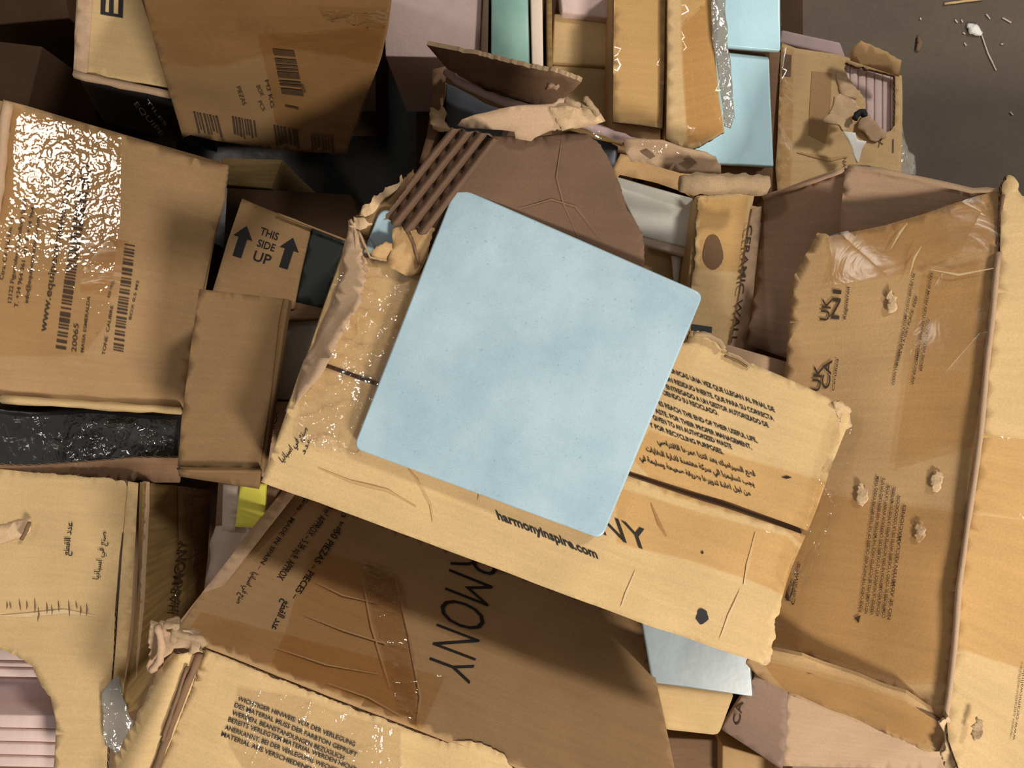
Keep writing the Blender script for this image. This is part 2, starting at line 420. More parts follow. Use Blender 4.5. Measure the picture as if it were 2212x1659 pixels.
def arabic(s):
    out = []
    for w in s.split(' '):
        r = []
        for i, ch in enumerate(w):
            if ch not in AR: r.append(ch); continue
            prev = i > 0 and w[i - 1] in AR and len(AR[w[i - 1]]) == 4
            nxt = i < len(w) - 1 and w[i + 1] in AR and len(AR[ch]) == 4
            r.append(chr(AR[ch][(3 if prev else 2) if nxt else (1 if prev else 0)]))
        out.append(''.join(r[::-1]))
    return ' '.join(out[::-1])

def prn(name, patch, items, mat='ink', parent=None, off=.0006, bold=.0, label=None):
    """ink on a wall. items: ('t', text, start, end, up) in photo pixels, or ('p', polygon)"""
    V = []; F = []
    for it in items:
        if it[0] == 't':
            _, text, a, b, up = it[:5]; bd = it[5] if len(it) > 5 else bold
            vs, fs = glyphs(text, bd)
            if not vs: continue
            x0 = min(v[0] for v in vs); x1 = max(v[0] for v in vs); ch = .73
            base = len(V)
            for x, y in vs:
                t = (x - x0) / (x1 - x0); h = y / ch
                V.append(patch.px(a[0] + (b[0] - a[0]) * t + up[0] * h, a[1] + (b[1] - a[1]) * t + up[1] * h, off))
            F += [tuple(i + base for i in f) for f in fs]
        else:
            poly = it[1]; base = len(V)
            V += [patch.px(x, y, off) for x, y in poly]; F.append(tuple(range(base, base + len(poly))))
    me = bpy.data.meshes.new(name); me.from_pydata([tuple(v) for v in V], [], F); me.materials.append(MATS[mat])
    me.uv_layers.new(name='UVMap')
    return link(name, me, parent, label)

def bars(a, b, w, n, rnd, dens=.5):
    """a barcode running a -> b, bars w long across; w is a pixel vector"""
    items = []; t = 0.
    while t < 1:
        k = rnd.choice([1, 1, 2, 3]) / n; g = rnd.choice([1, 1, 2]) / n
        t2 = min(1, t + k * 2 * dens)
        p = lambda s: (a[0] + (b[0] - a[0]) * s, a[1] + (b[1] - a[1]) * s)
        p0, p1 = p(t), p(t2)
        items.append(('p', [p0, p1, (p1[0] + w[0], p1[1] + w[1]), (p0[0] + w[0], p0[1] + w[1])]))
        t = t2 + g * 2 * (1 - dens)
    return items

def crease(name, patch, pts, w, mat, parent=None, off=.0008):
    """a crease or scuff lying in the surface, w photo-pixels wide, tapering at both ends"""
    it = []; n = len(pts)
    ws = [w * (.25 if i in (0, n - 1) else 1) for i in range(n)]
    for i in range(n - 1):
        (x0, y0), (x1, y1) = pts[i][:2], pts[i + 1][:2]; L_ = math.hypot(x1 - x0, y1 - y0) + 1e-6
        nx, ny = -(y1 - y0) / L_, (x1 - x0) / L_; a, b = ws[i] / 2, ws[i + 1] / 2
        it.append(('p', [(x0 + nx * a, y0 + ny * a), (x1 + nx * b, y1 + ny * b), (x1 - nx * b, y1 - ny * b), (x0 - nx * a, y0 - ny * a)]))
    return prn(name, patch, it, mat, parent, off=off)

def strip(name, pts, r, mat, parent=None, label=None, seed=0, seg=6, squash=1.):
    """a bent strand or rolled edge along 3D points (px, py, z), radius r"""
    C = [P(*p[:3]) for p in pts]; R = [(p[3] if len(p) > 3 else r) for p in pts]
    D = []; RR = []
    for i in range(len(C) - 1):
        for k in range(4):
            t = k / 4; D.append(C[i].lerp(C[i + 1], t)); RR.append(R[i] * (1 - t) + R[i + 1] * t)
    D.append(C[-1]); RR.append(R[-1])
    rnd = random.Random(seed); V = []; F = []
    for i, c in enumerate(D):
        t = (D[min(i + 1, len(D) - 1)] - D[max(i - 1, 0)]).normalized()
        s = t.cross(Vector((0, 0, 1))); s = s.normalized() if s.length > 1e-4 else Vector((1, 0, 0)); up = s.cross(t)
        for k in range(seg):
            a = 2 * math.pi * k / seg; q = RR[i] * rnd.uniform(.8, 1.2)
            V.append(c + s * math.cos(a) * q + up * math.sin(a) * q * squash)
    for i in range(len(D) - 1):
        for k in range(seg):
            F.append((i * seg + k, i * seg + (k + 1) % seg, (i + 1) * seg + (k + 1) % seg, (i + 1) * seg + k))
    F.append(tuple(range(seg))[::-1]); F.append(tuple((len(D) - 1) * seg + k for k in range(seg)))
    me = bpy.data.meshes.new(name); me.from_pydata([tuple(v) for v in V], [], F); me.materials.append(MATS[mat]); me.uv_layers.new(name='UVMap')
    for p in me.polygons: p.use_smooth = True
    return link(name, me, parent, label)
# ================================================================ the place
def quadpatch(q, W=(0., 6., 0.)): return Patch(q, W)
R = random.Random(5)

me = bpy.data.meshes.new('floor'); me.from_pydata([(-3, -3, 0), (3, -3, 0), (3, 3, 0), (-3, 3, 0)], [], [(0, 1, 2, 3)])
me.uv_layers.new(name='UVMap'); me.materials.append(MATS['concrete']); fl = link('floor', me); fl['kind'] = 'structure'

def debris(name, pts, r, mat, label, cat, sq=.5, seed=1, group=None):
    o = strip(name, pts, r, mat, seed=seed, squash=sq); top(o, label, cat, group)
debris('splinter', [(2040, 8, .003), (2085, 2, .003), (2125, -3, .003)], .0022, 'kraft', 'pale cardboard splinter lying on the dark floor at the top edge of the photo', 'splinter', seed=3)
debris('plastic_fragment', [(2090, 52, .003, .003), (2103, 62, .005, .009), (2120, 74, .003, .004)], .004, 'white_scrap', 'white plastic crumb on the floor, the largest fleck there', 'fragment', seed=4)
debris('straw', [(2120, 74, .002), (2134, 115, .002), (2152, 152, .002)], .0012, 'paper_pale', 'thin pale strand trailing from the white crumb on the floor', 'strand', seed=5)
debris('paper_crumb', [(1984, 78, .003, .002), (1987, 92, .003, .0055), (1982, 110, .003, .003)], .004, 'kraft_stained', 'greyish crumb on the floor right of the torn carton flap', 'crumb', seed=6)
for i, (x, y, l, a) in enumerate([(2063, 42, 9, .9), (2077, 42, 7, 1.2), (2165, 38, 22, .5), (2083, 92, 8, 1.), (2162, 95, 5, 0), (2182, 242, 9, .8), (1988, 38, 5, 1.3), (2080, 70, 6, .6), (2130, 30, 14, .9)]):
    debris('floor_fleck', [(x, y, .002), (x + l * math.cos(a), y + l * math.sin(a), .002)], .0012, 'paper_pale', 'tiny pale fleck of litter on the dark concrete floor', 'fleck', seed=20 + i, group='flecks of litter on the floor')

# ---------------------------------------------------------------- centre carton with the blue tile
WA = (.0022, 7., 2.)
qA = [(757, 478, .652), (1835, 880, .650), (1648, 1438, .655), (563, 1040, .655)]
A = thing('cardboard_box', 'large open tan carton in the centre carrying the big blue tile, ragged flap folded back', 'box', qA, .52)
pA = Patch(qA, WA); pA.cr = (.0022, 16.)
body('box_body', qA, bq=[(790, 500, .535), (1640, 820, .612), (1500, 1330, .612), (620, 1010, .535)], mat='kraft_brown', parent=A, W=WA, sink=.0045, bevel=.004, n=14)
seam_u = [(662, 772), (1000, 890), (1368, 1019), (1560, 1078), (1744, 1148)]
seam_l = [(656, 780), (1000, 900), (1366, 1030), (1556, 1092), (1740, 1158)]
tf = sheet('top_flap', pA, [(740, 548, 'j'), (790, 556, 'j'), (845, 560, 'j'), (905, 580), (960, 600), (1300, 700), (1480, 742, 'j'), (1492, 716, 'j'), (1510, 715, 'j'), (1548, 728, 'j'), (1572, 757, 'j'), (1660, 800), (1745, 836), (1832, 882, 'j'), (1838, 905), (1744, 1148)] + seam_u[::-1][1:] + [(700, 660)], parent=A, jag=2.5, edge='cut_edge', seed=3, mat='kraft', step=12)
sheet('bottom_flap', pA, seam_l + [(1712, 1230), (1690, 1300, 'j'), (1676, 1345, 'j'), (1670, 1410, 'j'), (1650, 1437), (1400, 1350), (1000, 1202), (690, 1084), (566, 1040), (590, 975), (625, 870)], parent=A, jag=3, edge='cut_edge', seed=4, step=12)
# slots torn in the lip of the upper flap
strip('torn_fibre_or_gap', [(1565, 768, .6535), (1590, 778, .6535), (1614, 792, .653)], .0010, 'kraft_brown', A, label='brown strand painted for the dark inside of a slit along the flap edge')  # brown strand painted where the slit is only dark inside
strip('torn_fibre_or_gap', [(1570, 760, .655), (1595, 770, .655), (1625, 792, .654)], .0009, 'kraft_torn', A)
strip('torn_fibre_or_gap', [(1498, 722, .657), (1530, 724, .658), (1552, 735, .657), (1565, 752, .656)], .0022, 'kraft_torn', A, seed=3)
# crushed right-hand corners
pc = Patch([(1795, 850, .658), (1850, 870, .652), (1835, 960, .640), (1780, 940, .654)], (.003, 20, 3.))
sheet('crushed_corner', pc, [(1800, 868, 'j'), (1822, 866, 'j'), (1838, 885, 'j'), (1838, 915), (1822, 930), (1812, 900), (1806, 885)], parent=A, mat='kraft_torn', jag=2, seed=8, crumple=(.003, 90), th=.002)
pc = Patch([(1640, 1400, .655), (1680, 1410, .650), (1668, 1452, .640), (1640, 1440, .650)], (.003, 20, 3.))
sheet('crushed_corner', pc, [(1650, 1410, 'j'), (1668, 1408, 'j'), (1672, 1425, 'j'), (1660, 1440, 'j'), (1648, 1436)], parent=A, mat='kraft_torn', jag=3, seed=9, crumple=(.004, 120), th=.002)
# the folded side liner and the mangled left corner
pl = Patch([(756, 474, .655), (800, 480, .660), (640, 900, .660), (600, 960, .650)], (.002, 18, 3.))
sheet('torn_liner', pl, [(758, 476, 'j'), (778, 492, 'j'), (786, 560, 'j'), (790, 600, 'j'), (776, 655, 'j'), (752, 690, 'j'), (738, 730, 'j'), (716, 776), (665, 850), (640, 880), (655, 800), (700, 700), (742, 600), (748, 540)], parent=A, mat='kraft_pink', jag=3, seed=12, crumple=(.0025, 60), th=.002, off=.002)
for k, (pts, r) in enumerate([([(757, 474, .661), (768, 500, .661), (770, 540, .660), (758, 590, .659), (725, 650, .658), (690, 740, .655)], .0012),
                              ([(775, 500, .662), (788, 530, .661), (800, 556, .660), (850, 565, .658)], .0010), ([(745, 600, .655), (700, 700, .652), (655, 800, .650), (620, 890, .650)], .0014), ([(730, 640, .6565), (690, 735, .654), (640, 850, .652)], .0009)]):
    strip('torn_fibre_or_gap', pts, r, ['kraft_torn', 'kraft_torn', 'kraft_pink', 'kraft_brown'][k], A, seed=30 + k)
for k, (q_, o_) in enumerate([([(750, 465, .664), (815, 465, .668), (815, 520, .664), (750, 520, .662)], [(757, 472, 'j'), (775, 466, 'j'), (806, 470, 'j'), (796, 486, 'j'), (780, 500, 'j'), (764, 500)]),
                              ([(750, 480, .662), (800, 500, .664), (800, 600, .660), (745, 590, .658)], [(756, 484, 'j'), (770, 490, 'j'), (778, 530, 'j'), (790, 575, 'j'), (778, 610), (762, 560, 'j')]),
                              ([(750, 440, .663), (850, 380, .668), (870, 400, .666), (780, 480, .661)], [(772, 470, 'j'), (800, 442, 'j'), (835, 406, 'j'), (866, 382, 'j'), (862, 398), (815, 452), (790, 474)])]):
    sheet('torn_scrap', Patch(q_, (.003, 30, k)), o_, parent=A, mat=['kraft_torn', 'kraft_pink', 'kraft_torn'][k], jag=4, seed=220 + k, crumple=(.004, 90), th=.0015, grid=7)
# upright torn scrap standing over the second tile
pu = Patch([(845, 485, .6675), (940, 490, .6665), (925, 600, .661), (835, 570, .662)], (.002, 25, 6.))
sheet('torn_scrap', pu, [(849, 492, 'j'), (887, 478, 'j'), (938, 496, 'j'), (925, 560), (909, 590), (880, 600), (838, 580), (842, 540)], parent=A, mat='kraft_warm', jag=3, seed=14, crumple=(.003, 55), th=.0025, edge='cut_edge')
strip('torn_fibre_or_gap', [(868, 484, .6692), (882, 502, .669), (895, 530, .667), (906, 572, .6635)], .0013, 'kraft_brown', A, seed=5)
sheet('torn_scrap', Patch([(795, 530, .666), (850, 525, .666), (850, 575, .660), (795, 565, .660)], (.003, 30, 9.)), [(800, 545, 'j'), (825, 528, 'j'), (845, 532, 'j'), (848, 562), (820, 566), (798, 556)], parent=A, mat='kraft_warm', jag=2, seed=15, crumple=(.003, 70), th=.002)
# the rear flap torn open: brown inside darkened by painted shade, four pleats of padding, pale liner curled over its top
pf = Patch([(930, 290, .690), (1330, 290, .685), (1395, 640, .660), (880, 560, .655)], (.003, 8., 7.))
back = sheet('back_flap', pf, [(985, 285), (1050, 290), (1150, 296), (1205, 290), (1262, 290, 'j'), (1292, 312, 'j'), (1330, 385, 'j'), (1352, 450, 'j'), (1386, 503, 'j'), (1390, 560), (1388, 640), (1300, 660), (1100, 640), (880, 600), (880, 500), (935, 400)], mat='kraft_flap_shade', parent=A, th=.004, edge='cut_edge', jag=1.6, seed=21, crumple=(.001, 30))
# softened folds pressed into the brown flap
crease('fold_mark', pf, [(1210, 300), (1200, 380), (1215, 440), (1250, 520)], 3, 'kraft_brown', A)
crease('fold_mark', pf, [(1120, 450), (1190, 430), (1240, 445), (1300, 520)], 3, 'kraft_brown', A)
pp = Patch([(965, 278, .700), (1085, 300, .700), (935, 495, .672), (815, 462, .670)], (.001, 9., 3.))
sheet('pleated_pad', pp, [(978, 272), (1010, 280), (1052, 284), (1080, 300), (1000, 400), (925, 500), (880, 490), (835, 468, 'j'), (900, 372), (930, 330)], mat='kraft_flap_shade', parent=A, th=.002, grid=6, step=6, bend=lambda u, v: .013 * abs(math.sin(math.pi * 4.0 * u)) ** .9, seed=22, jag=2)
pj = Patch([(895, 355, .665), (910, 480, .665), (800, 490, .660), (760, 470, .655)], (.003, 15., 3.))
sheet('side_flap', Patch([(760, 355, .668), (910, 355, .668), (910, 490, .652), (760, 490, .652)], (.003, 15., 3.)), [(889, 360, 'j'), (902, 372), (898, 400), (900, 470), (850, 476), (815, 500), (790, 520), (764, 478, 'j'), (800, 445, 'j'), (832, 410, 'j'), (862, 385, 'j')], mat='kraft_in_shade', parent=A, th=.004, jag=5, seed=23, edge='cut_edge', crumple=(.002, 50))
pt = Patch([(975, 215, .702), (1310, 205, .700), (1310, 305, .688), (975, 300, .696)], (.003, 12., 4.))
ll = sheet('curled_liner', pt, [(981, 270), (990, 258), (1020, 250), (1080, 240), (1130, 232), (1187, 225, 'j'), (1200, 214, 'j'), (1219, 209, 'j'), (1244, 222, 'j'), (1279, 232, 'j'), (1292, 245), (1303, 262), (1263, 275), (1235, 282, 'j'), (1206, 284, 'j'), (1180, 288), (1152, 301), (1145, 308), (1112, 306), (1108, 293), (1075, 287), (1042, 282), (1004, 279)], mat='kraft_pink', parent=A, th=.0015, jag=2.5, seed=24, crumple=(.002, 40), bend=lambda u, v: .006 * math.sin(3 * u) - .012 * (v - .4) ** 2)
sheet('curled_liner', Patch([(1185, 215, .708), (1310, 215, .706), (1310, 290, .696), (1180, 290, .698)], (.002, 14., 4.)), [(1188, 232, 'j'), (1215, 226), (1260, 232), (1285, 238), (1304, 264), (1258, 272), (1215, 284, 'j'), (1204, 262, 'j')], mat='kraft_torn', parent=A, th=.0015, jag=2.5, seed=25)
for k, pts in enumerate([[(1222, 216, .710), (1240, 224, .712), (1252, 228, .710)], [(1264, 212, .706), (1272, 222, .708), (1286, 238, .706), (1292, 248, .704)]]):
    strip('torn_fibre_or_gap', pts, .0022, 'kraft_torn', A, seed=50 + k)
# packing tape and film
sheet('packing_tape', pA, [(700, 700), (742, 560), (800, 552), (905, 575), (880, 640), (850, 760), (800, 905), (786, 985), (640, 955), (652, 880)], th=0, mat='film_clear', parent=A, off=.0014, grid=6, crumple=(.0042, 62.), seed=5, label='clear wrinkled packing tape')
sheet('packing_tape', pA, [(1360, 985), (1400, 930), (1740, 1030), (1788, 1040), (1735, 1180), (1690, 1140), (1430, 1062)], th=0, mat='tape', parent=A, off=.0012, grid=22, seed=5, crumple=(.0004, 30))
sheet('packing_tape', pA, [(1330, 1050), (1700, 1160), (1730, 1190), (1700, 1290), (1610, 1250), (1480, 1205), (1330, 1170)], th=0, mat='tape', parent=A, off=.0010, grid=22, seed=6, crumple=(.0004, 30))
pe = Patch([(1795, 900, .657), (1842, 890, .640), (1740, 1320, .625), (1680, 1310, .657)], (.003, 15., 8.))
sheet('packing_film', pe, [(1800, 905, 'j'), (1818, 888), (1838, 905), (1834, 960), (1800, 1090), (1760, 1210), (1722, 1270), (1700, 1300), (1688, 1260), (1710, 1180), (1745, 1100), (1775, 1000)], th=0, mat='film_clear', parent=A, off=.002, grid=8, crumple=(.003, 70.), seed=8, label='crumpled clear film along the right edge')
# creases
for pts, w_, m_ in [([(872, 1000), (905, 1040), (930, 1090), (935, 1128)], 5, 'kraft_warm'), ([(1045, 1035), (1036, 1060), (1030, 1084)], 4, 'kraft_warm'), ([(1632, 1150), (1618, 1220), (1608, 1265)], 9, 'kraft_pale'),
                    ([(1600, 1275), (1575, 1330), (1555, 1380)], 6, 'kraft_pale'), ([(1405, 1085), (1425, 1130), (1440, 1155)], 8, 'kraft_dull_shaded'), ([(1372, 1230), (1352, 1280), (1340, 1310)], 6, 'kraft_pale'), ([(690, 1010), (760, 1040), (840, 1060), (900, 1095)], 5, 'kraft_warm')]:
    crease('crease', pA, pts, w_, m_, A)
tx = [('t', 'UNICAS UNA VEZ QUE LLEGAN AL FINAL DE', (1450, 806), (1678, 892), (-4, -11)), ('t', 'UN RESIDUO INERTE. QUE PARA SU CORRECTA', (1440, 823), (1676, 911), (-4, -11)),
      ('t', 'ENTREGADO A UN GESTOR AUTORIZADO DE', (1441, 841), (1664, 925), (-4, -11)), ('t', 'CIENDO SU RECICLADO.', (1432, 853), (1554, 898), (-4, -11)),
      ('t', 'ES REACH THE END OF THEIR USEFUL LIFE,', (1424, 877), (1639, 958), (-4, -11)), ('t', 'ASTE. FOR THEIR PROPER MANAGEMENT,', (1416, 893), (1627, 972), (-4, -11)),
      ('t', 'GIVEN TO AN AUTHORIZED WASTE', (1410, 907), (1583, 971), (-4, -11)), ('t', 'Y FOR RECYCLING PURPOSES.', (1402, 922), (1564, 982), (-4, -11)),
      ('t', arabic('قطع السيراميك بعد انتهاء عمرها الافتراضي'.replace('ء', '').replace('ض', 'ص')), (1418, 955), (1634, 1030), (-4, -12)),
      ('t', arabic('يجب تسليمها الى شركة معتمدة لادارة النفايات'.replace('ش', 'س').replace('ى', 'ي')), (1394, 972), (1631, 1051), (-4, -12)),
      ('t', arabic('من اجل اعادة تدويرها بطريقة صحيحة وسليمة في'), (1380, 990), (1623, 1071), (-4, -12))]
prn('printed_text', pA, tx, 'ink', A, bold=.028)
prn('printed_text', pA, [('t', 'harmonyinspire.com', (1075, 1122), (1291, 1203), (-7, -20))], 'ink', A, bold=.032)
prn('printed_text', pA, [('t', 'HARMONY', (1000, 1040), (1410, 1190), (-20, -54), .006)], 'ink', A)
sm = [(1510 + 15 * math.cos(a) * (1 + .15 * math.sin(5 * a)), 1331 + 17 * math.sin(a) * (1 + .12 * math.cos(3 * a))) for a in [i * math.pi / 9 for i in range(18)]]
sm = [(1518 + (x - 1510) * .85, y) for x, y in sm]
prn('ink_blot', pA, [('p', sm), ('p', [(1513, 1189), (1518, 1187), (1519, 1193), (1514, 1194)]), ('p', [(1688, 1032), (1700, 1029), (1712, 1033), (1700, 1036)])], 'ink', A)
prn('printed_text', pA, [('t', arabic('صنع في اسبانيا'), (612, 1000), (668, 930), (-9, -12)), ('t', arabic('عدد'), (660, 982), (676, 949), (-9, -4))], 'ink', A, bold=.015)

# the blue tile on top
def tile(name, q, label, cat='tile', glz='glaze_blue', th=.0085, r=24, group=None, clay='clay', lift=0.):
    p = Patch(q)
    L0 = densify(rounded([(c[0], c[1]) for c in q], r, 7), 60, R, 0)
    base = [p.px(x, y) for x, y in L0]; c = sum(base, Vector()) / len(base)
    rings = [(.0030, 0), (.0024, 0), (.0018, 0), (.0011, .0002), (.0005, .0007), (0, .0016), (0, th * .62), (.0003, th * .66), (.0006, th)]
    V = []; F = []; n = len(base); mi = []
    for ins, dz in rings:
        for v in base:
            V.append(v + (c - v).normalized() * ins - p.n * dz + Vector((0, 0, lift)))
    for k in range(len(rings) - 1):
        for i in range(n):
            j = (i + 1) % n; F.append((k * n + i, k * n + j, (k + 1) * n + j, (k + 1) * n + i)); mi.append(0 if k < 6 else 1)
    F.append(tuple(range(n))[::-1]); mi.append(0); F.append(tuple((len(rings) - 1) * n + i for i in range(n))); mi.append(1)
    me = bpy.data.meshes.new(name); me.from_pydata([tuple(v) for v in V], [], F)
    me.materials.append(MATS[glz]); me.materials.append(MATS[clay])
    bm = __import__('bmesh').new(); bm.from_mesh(me); __import__('bmesh').ops.recalc_face_normals(bm, faces=bm.faces); bm.to_mesh(me); bm.free()
    for f, m_ in zip(me.polygons, mi): f.material_index = m_; f.use_smooth = True
    o = link(name, me); top(o, label, cat, group); return o
qT = [(984, 400, .676), (1521, 634, .676), (1300, 1166, .668), (762, 968, .668)]
T1 = tile('ceramic_tile', qT, 'large square pale blue glazed tile lying on top of the centre carton', r=20)
T2 = tile('ceramic_tile', [(822, 448, .664), (935, 494, .664), (900, 640, .634), (765, 590, .640)], 'pale blue tile tucked inside the torn left corner of the centre carton, one corner showing', r=26, th=.005)

# ---------------------------------------------------------------- the HARMONY carton below
WC = (.0025, 6., 11.)
tC = [(440, 1396, .640), (1480, 1806, .640), (1330, 2190, .635), (262, 1720, .640)]
bC = [(622, 1062, .455), (1386, 1340, .455), (1200, 1500, .30), (520, 1330, .30)]
C = thing('cardboard_box', 'big carton under the centre carton with a shaded side wall printed in tall thin capitals', 'box', tC, .30)
body('box_body', tC, [bC[0], bC[1], (1230, 1560, .44), (470, 1330, .44)], mat='kraft', parent=C, W=WC, sink=.0, bevel=.004, n=16)
qw = [(442, 1392, .641), (1480, 1802, .641), (1388, 1338, .455), (624, 1060, .455)]
pw = Patch([qw[3], qw[2], qw[1], qw[0]], WC)
sheet('side_panel', pw, [(612, 1062), (640, 1066), (1384, 1338), (1392, 1370), (1427, 1548), (1449, 1655), (1482, 1800), (1000, 1618), (862, 1564), (707, 1507), (574, 1452), (446, 1402), (380, 1362), (434, 1283)], parent=C, th=.003, mat='kraft_dull_shaded', seed=31, step=18, off=.003)
sheet('folded_edge', Patch([(640, 1070, .47), (700, 1085, .46), (500, 1330, .60), (400, 1370, .63)], (.001, 10, 3)), [(610, 1064), (640, 1066), (395, 1384), (376, 1360)], parent=C, th=.003, mat='kraft_pink', seed=32, off=.006)
pw2 = pw
prn('printed_text', pw2, [('t', 'HARMONY', (1000, 1085), (921, 1452), (103, 40), -.014)], 'ink', C, off=.0042)
prn('printed_text', pw2, [('t', '50 PIEZAS – PIECES – ', (724, 1150), (627, 1297), (13, 8)), ('t', arabic('عدد القطع'), (612, 1302), (582, 1364), (15, 8))], 'ink', C, off=.0042, bold=.012)
T_ = [('t', '0,5 m² APPROX – 5.38 sq.ft. APPROX', (713, 1089), (596, 1253), (14, 9))]
T_ += [('t', 'Gres – MADE IN SPAIN – ', (659, 1079), (553, 1234), (9, 6)), ('t', arabic('صنع في اسبانيا'), (544, 1241), (506, 1307), (12, 7)), ('t', '3 kg', (739, 1115), (729, 1155), (9, 3))]
prn('printed_text', pw2, T_, 'ink', C, off=.0042, bold=.006)
sheet('packing_tape', pw, [(672, 1192), (860, 1250), (905, 1600), (880, 1560), (580, 1450), (610, 1380)], th=0, mat='tape', parent=C, off=.0048, grid=20, seed=33, crumple=(.0008, 40))
sheet('packing_tape', pw, [(395, 1385), (430, 1330), (960, 1475), (910, 1590), (574, 1450), (446, 1400)], th=0, mat='tape', parent=C, off=.0053, grid=20, seed=34, crumple=(.0008, 40))
sheet('packing_tape', pw, [(780, 1215), (845, 1240), (862, 1290), (905, 1500), (900, 1585), (860, 1560), (800, 1330)], th=0, mat='film_clear', parent=C, off=.0058, grid=10, seed=35, crumple=(.0016, 60))
for k, pts in enumerate([[(680, 1268), (740, 1298), (825, 1318)], [(655, 1340), (740, 1375), (830, 1405), (815, 1395)], [(776, 1232), (800, 1370), (838, 1500)], [(590, 1412), (700, 1450), (815, 1470)], [(850, 1250), (880, 1380), (905, 1520), (898, 1580)], [(700, 1490), (790, 1520), (866, 1562)]]):
    crease('tape_crease', pw, pts, 3, 'kraft_dull_shaded', C, off=.0066)
ptc = Patch(tC, WC); ptc.cr = (.0012, 18.)
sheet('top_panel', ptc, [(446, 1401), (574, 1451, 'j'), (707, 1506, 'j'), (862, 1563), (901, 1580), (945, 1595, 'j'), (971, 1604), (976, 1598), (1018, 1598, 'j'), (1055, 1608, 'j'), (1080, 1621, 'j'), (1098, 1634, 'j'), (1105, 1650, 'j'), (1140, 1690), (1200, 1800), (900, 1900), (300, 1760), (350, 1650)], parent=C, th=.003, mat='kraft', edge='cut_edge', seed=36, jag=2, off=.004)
pls = Patch([(372, 1398, .648), (444, 1396, .648), (345, 1680, .642), (240, 1670, .642)], (.002, 10, 5))
sheet('side_wrap', pls, [(376, 1405), (436, 1394), (441, 1408), (348, 1656), (330, 1700), (230, 1700), (246, 1640, 'j'), (292, 1556, 'j'), (330, 1470, 'j'), (352, 1430)], parent=C, th=.004, mat='kraft', edge='cut_edge', seed=37, jag=2.5, crumple=(.001, 40), bend=lambda u, v: .010 * math.sin(min(1, max(0, u)) * 3.1))
strip('crease', [(432, 1412, .655), (400, 1490, .654), (370, 1570, .652), (336, 1660, .651), (320, 1690, .65)], .0030, 'kraft_brown', C, seed=81)
strip('torn_fibre_or_gap', [(404, 1440, .657), (385, 1500, .657), (357, 1580, .656), (352, 1600, .655)], .0014, 'kraft_brown', C, seed=82)
for k, (q, o_) in enumerate([([(325, 1340, .662), (445, 1340, .660), (445, 1430, .650), (325, 1450, .650)], [(329, 1347, 'j'), (372, 1344, 'j'), (400, 1362), (440, 1380, 'j'), (442, 1396, 'j'), (405, 1402), (372, 1398), (356, 1425), (345, 1445, 'j'), (326, 1450, 'j')])]):
    sheet('crushed_corner', Patch(q, (.004, 25, 3)), o_, parent=C, th=.003, mat='kraft_pink', edge='kraft_torn', seed=38 + k, jag=4, crumple=(.006, 75), grid=8)
for k, pts in enumerate([[(340, 1350, .668), (350, 1390, .668), (345, 1425, .662), (328, 1448, .658)], [(372, 1362, .668), (400, 1375, .668), (430, 1378, .666), (442, 1392, .662)], [(355, 1350, .668), (380, 1352, .668), (374, 1385, .666)]]):
    strip('torn_fibre_or_gap', pts, .0030, 'kraft_torn' if k else 'kraft_pink', C, seed=90 + k)
de = ['WICHTIGER HINWEIS: VOR DER VERLEGUNG', 'DES MATERIAL MUSS DER FARBTON GEPRÜFT', 'WERDEN. BEANSTANDUNGEN BEZÜGLICH', 'BEREITS VERLEGTEM MATERIAL WERDEN NICHT', 'ANERKANNT. BEI DER VERLEGUNG WECHSELND', 'MATERIAL AUS VERSCHIEDENEN KARTONS']
st = [((517, 1509), (767, 1607)), ((510, 1523), (771, 1629)), ((505, 1539), (743, 1636)), ((497, 1553), (769, 1660)), ((490, 1569), (752, 1672)), ((483, 1583), (745, 1690))]
prn('printed_text', ptc, [('t', t, a, b, (3.2, -9.5)) for t, (a, b) in zip(de, st)], 'ink', C, off=.0048, bold=.016)
sheet('packing_tape', ptc, [(520, 1480), (640, 1500), (770, 1545), (868, 1572), (872, 1700), (560, 1700), (500, 1600)], th=0, mat='film_clear', parent=C, off=.0052, grid=9, seed=41, crumple=(.0012, 35))

# ---------------------------------------------------------------- the torn-open carton on the right
qM = [(1722, 560, .592), (2158, 470, .665), (2042, 1565, .665), (1622, 1432, .590)]
WQ = (.0025, 5., 21.)
Q = thing('cardboard_box', 'large taped carton at the right with a hollow torn-open end and UK NI print', 'box', [(1722, 600, .3), (2300, 470, .3), (2250, 1600, .3), (1622, 1432, .3)], .30)
pM = Patch(qM, WQ); pM.cr = (.003, 13.)
mp = sheet('printed_wall', pM, [(1700, 760, 'j'), (1713, 598, 'j'), (1735, 560, 'j'), (1768, 503, 'j'), (1800, 511), (1831, 505), (1910, 488), (1990, 464), (2060, 440), (2110, 424), (2168, 412), (2160, 470), (2155, 540), (2138, 692), (2125, 809), (2113, 946), (2090, 1106), (2067, 1266), (2058, 1403), (2040, 1555), (1958, 1504), (1820, 1458), (1729, 1420), (1640, 1405), (1622, 1400), (1640, 1200), (1680, 900)], parent=Q, th=.004, mat='kraft_warm', edge='kraft_torn', jag=2.5, seed=43, grid=24)
pR = Patch([(2160, 400, .668), (2420, 330, .672), (2330, 1760, .672), (2036, 1560, .668)], WQ)
sheet('top_wall', pR, [(2163, 402, 'j'), (2175, 380, 'j'), (2186, 382, 'j'), (2205, 425), (2400, 470), (2330, 1800), (2095, 1720), (2050, 1600), (2046, 1550), (2062, 1403), (2072, 1266), (2096, 1106), (2120, 946), (2132, 809), (2144, 692), (2158, 560)], parent=Q, th=.004, mat='kraft', edge='cut_edge', jag=3, seed=44, crumple=(.001, 25), grid=30)
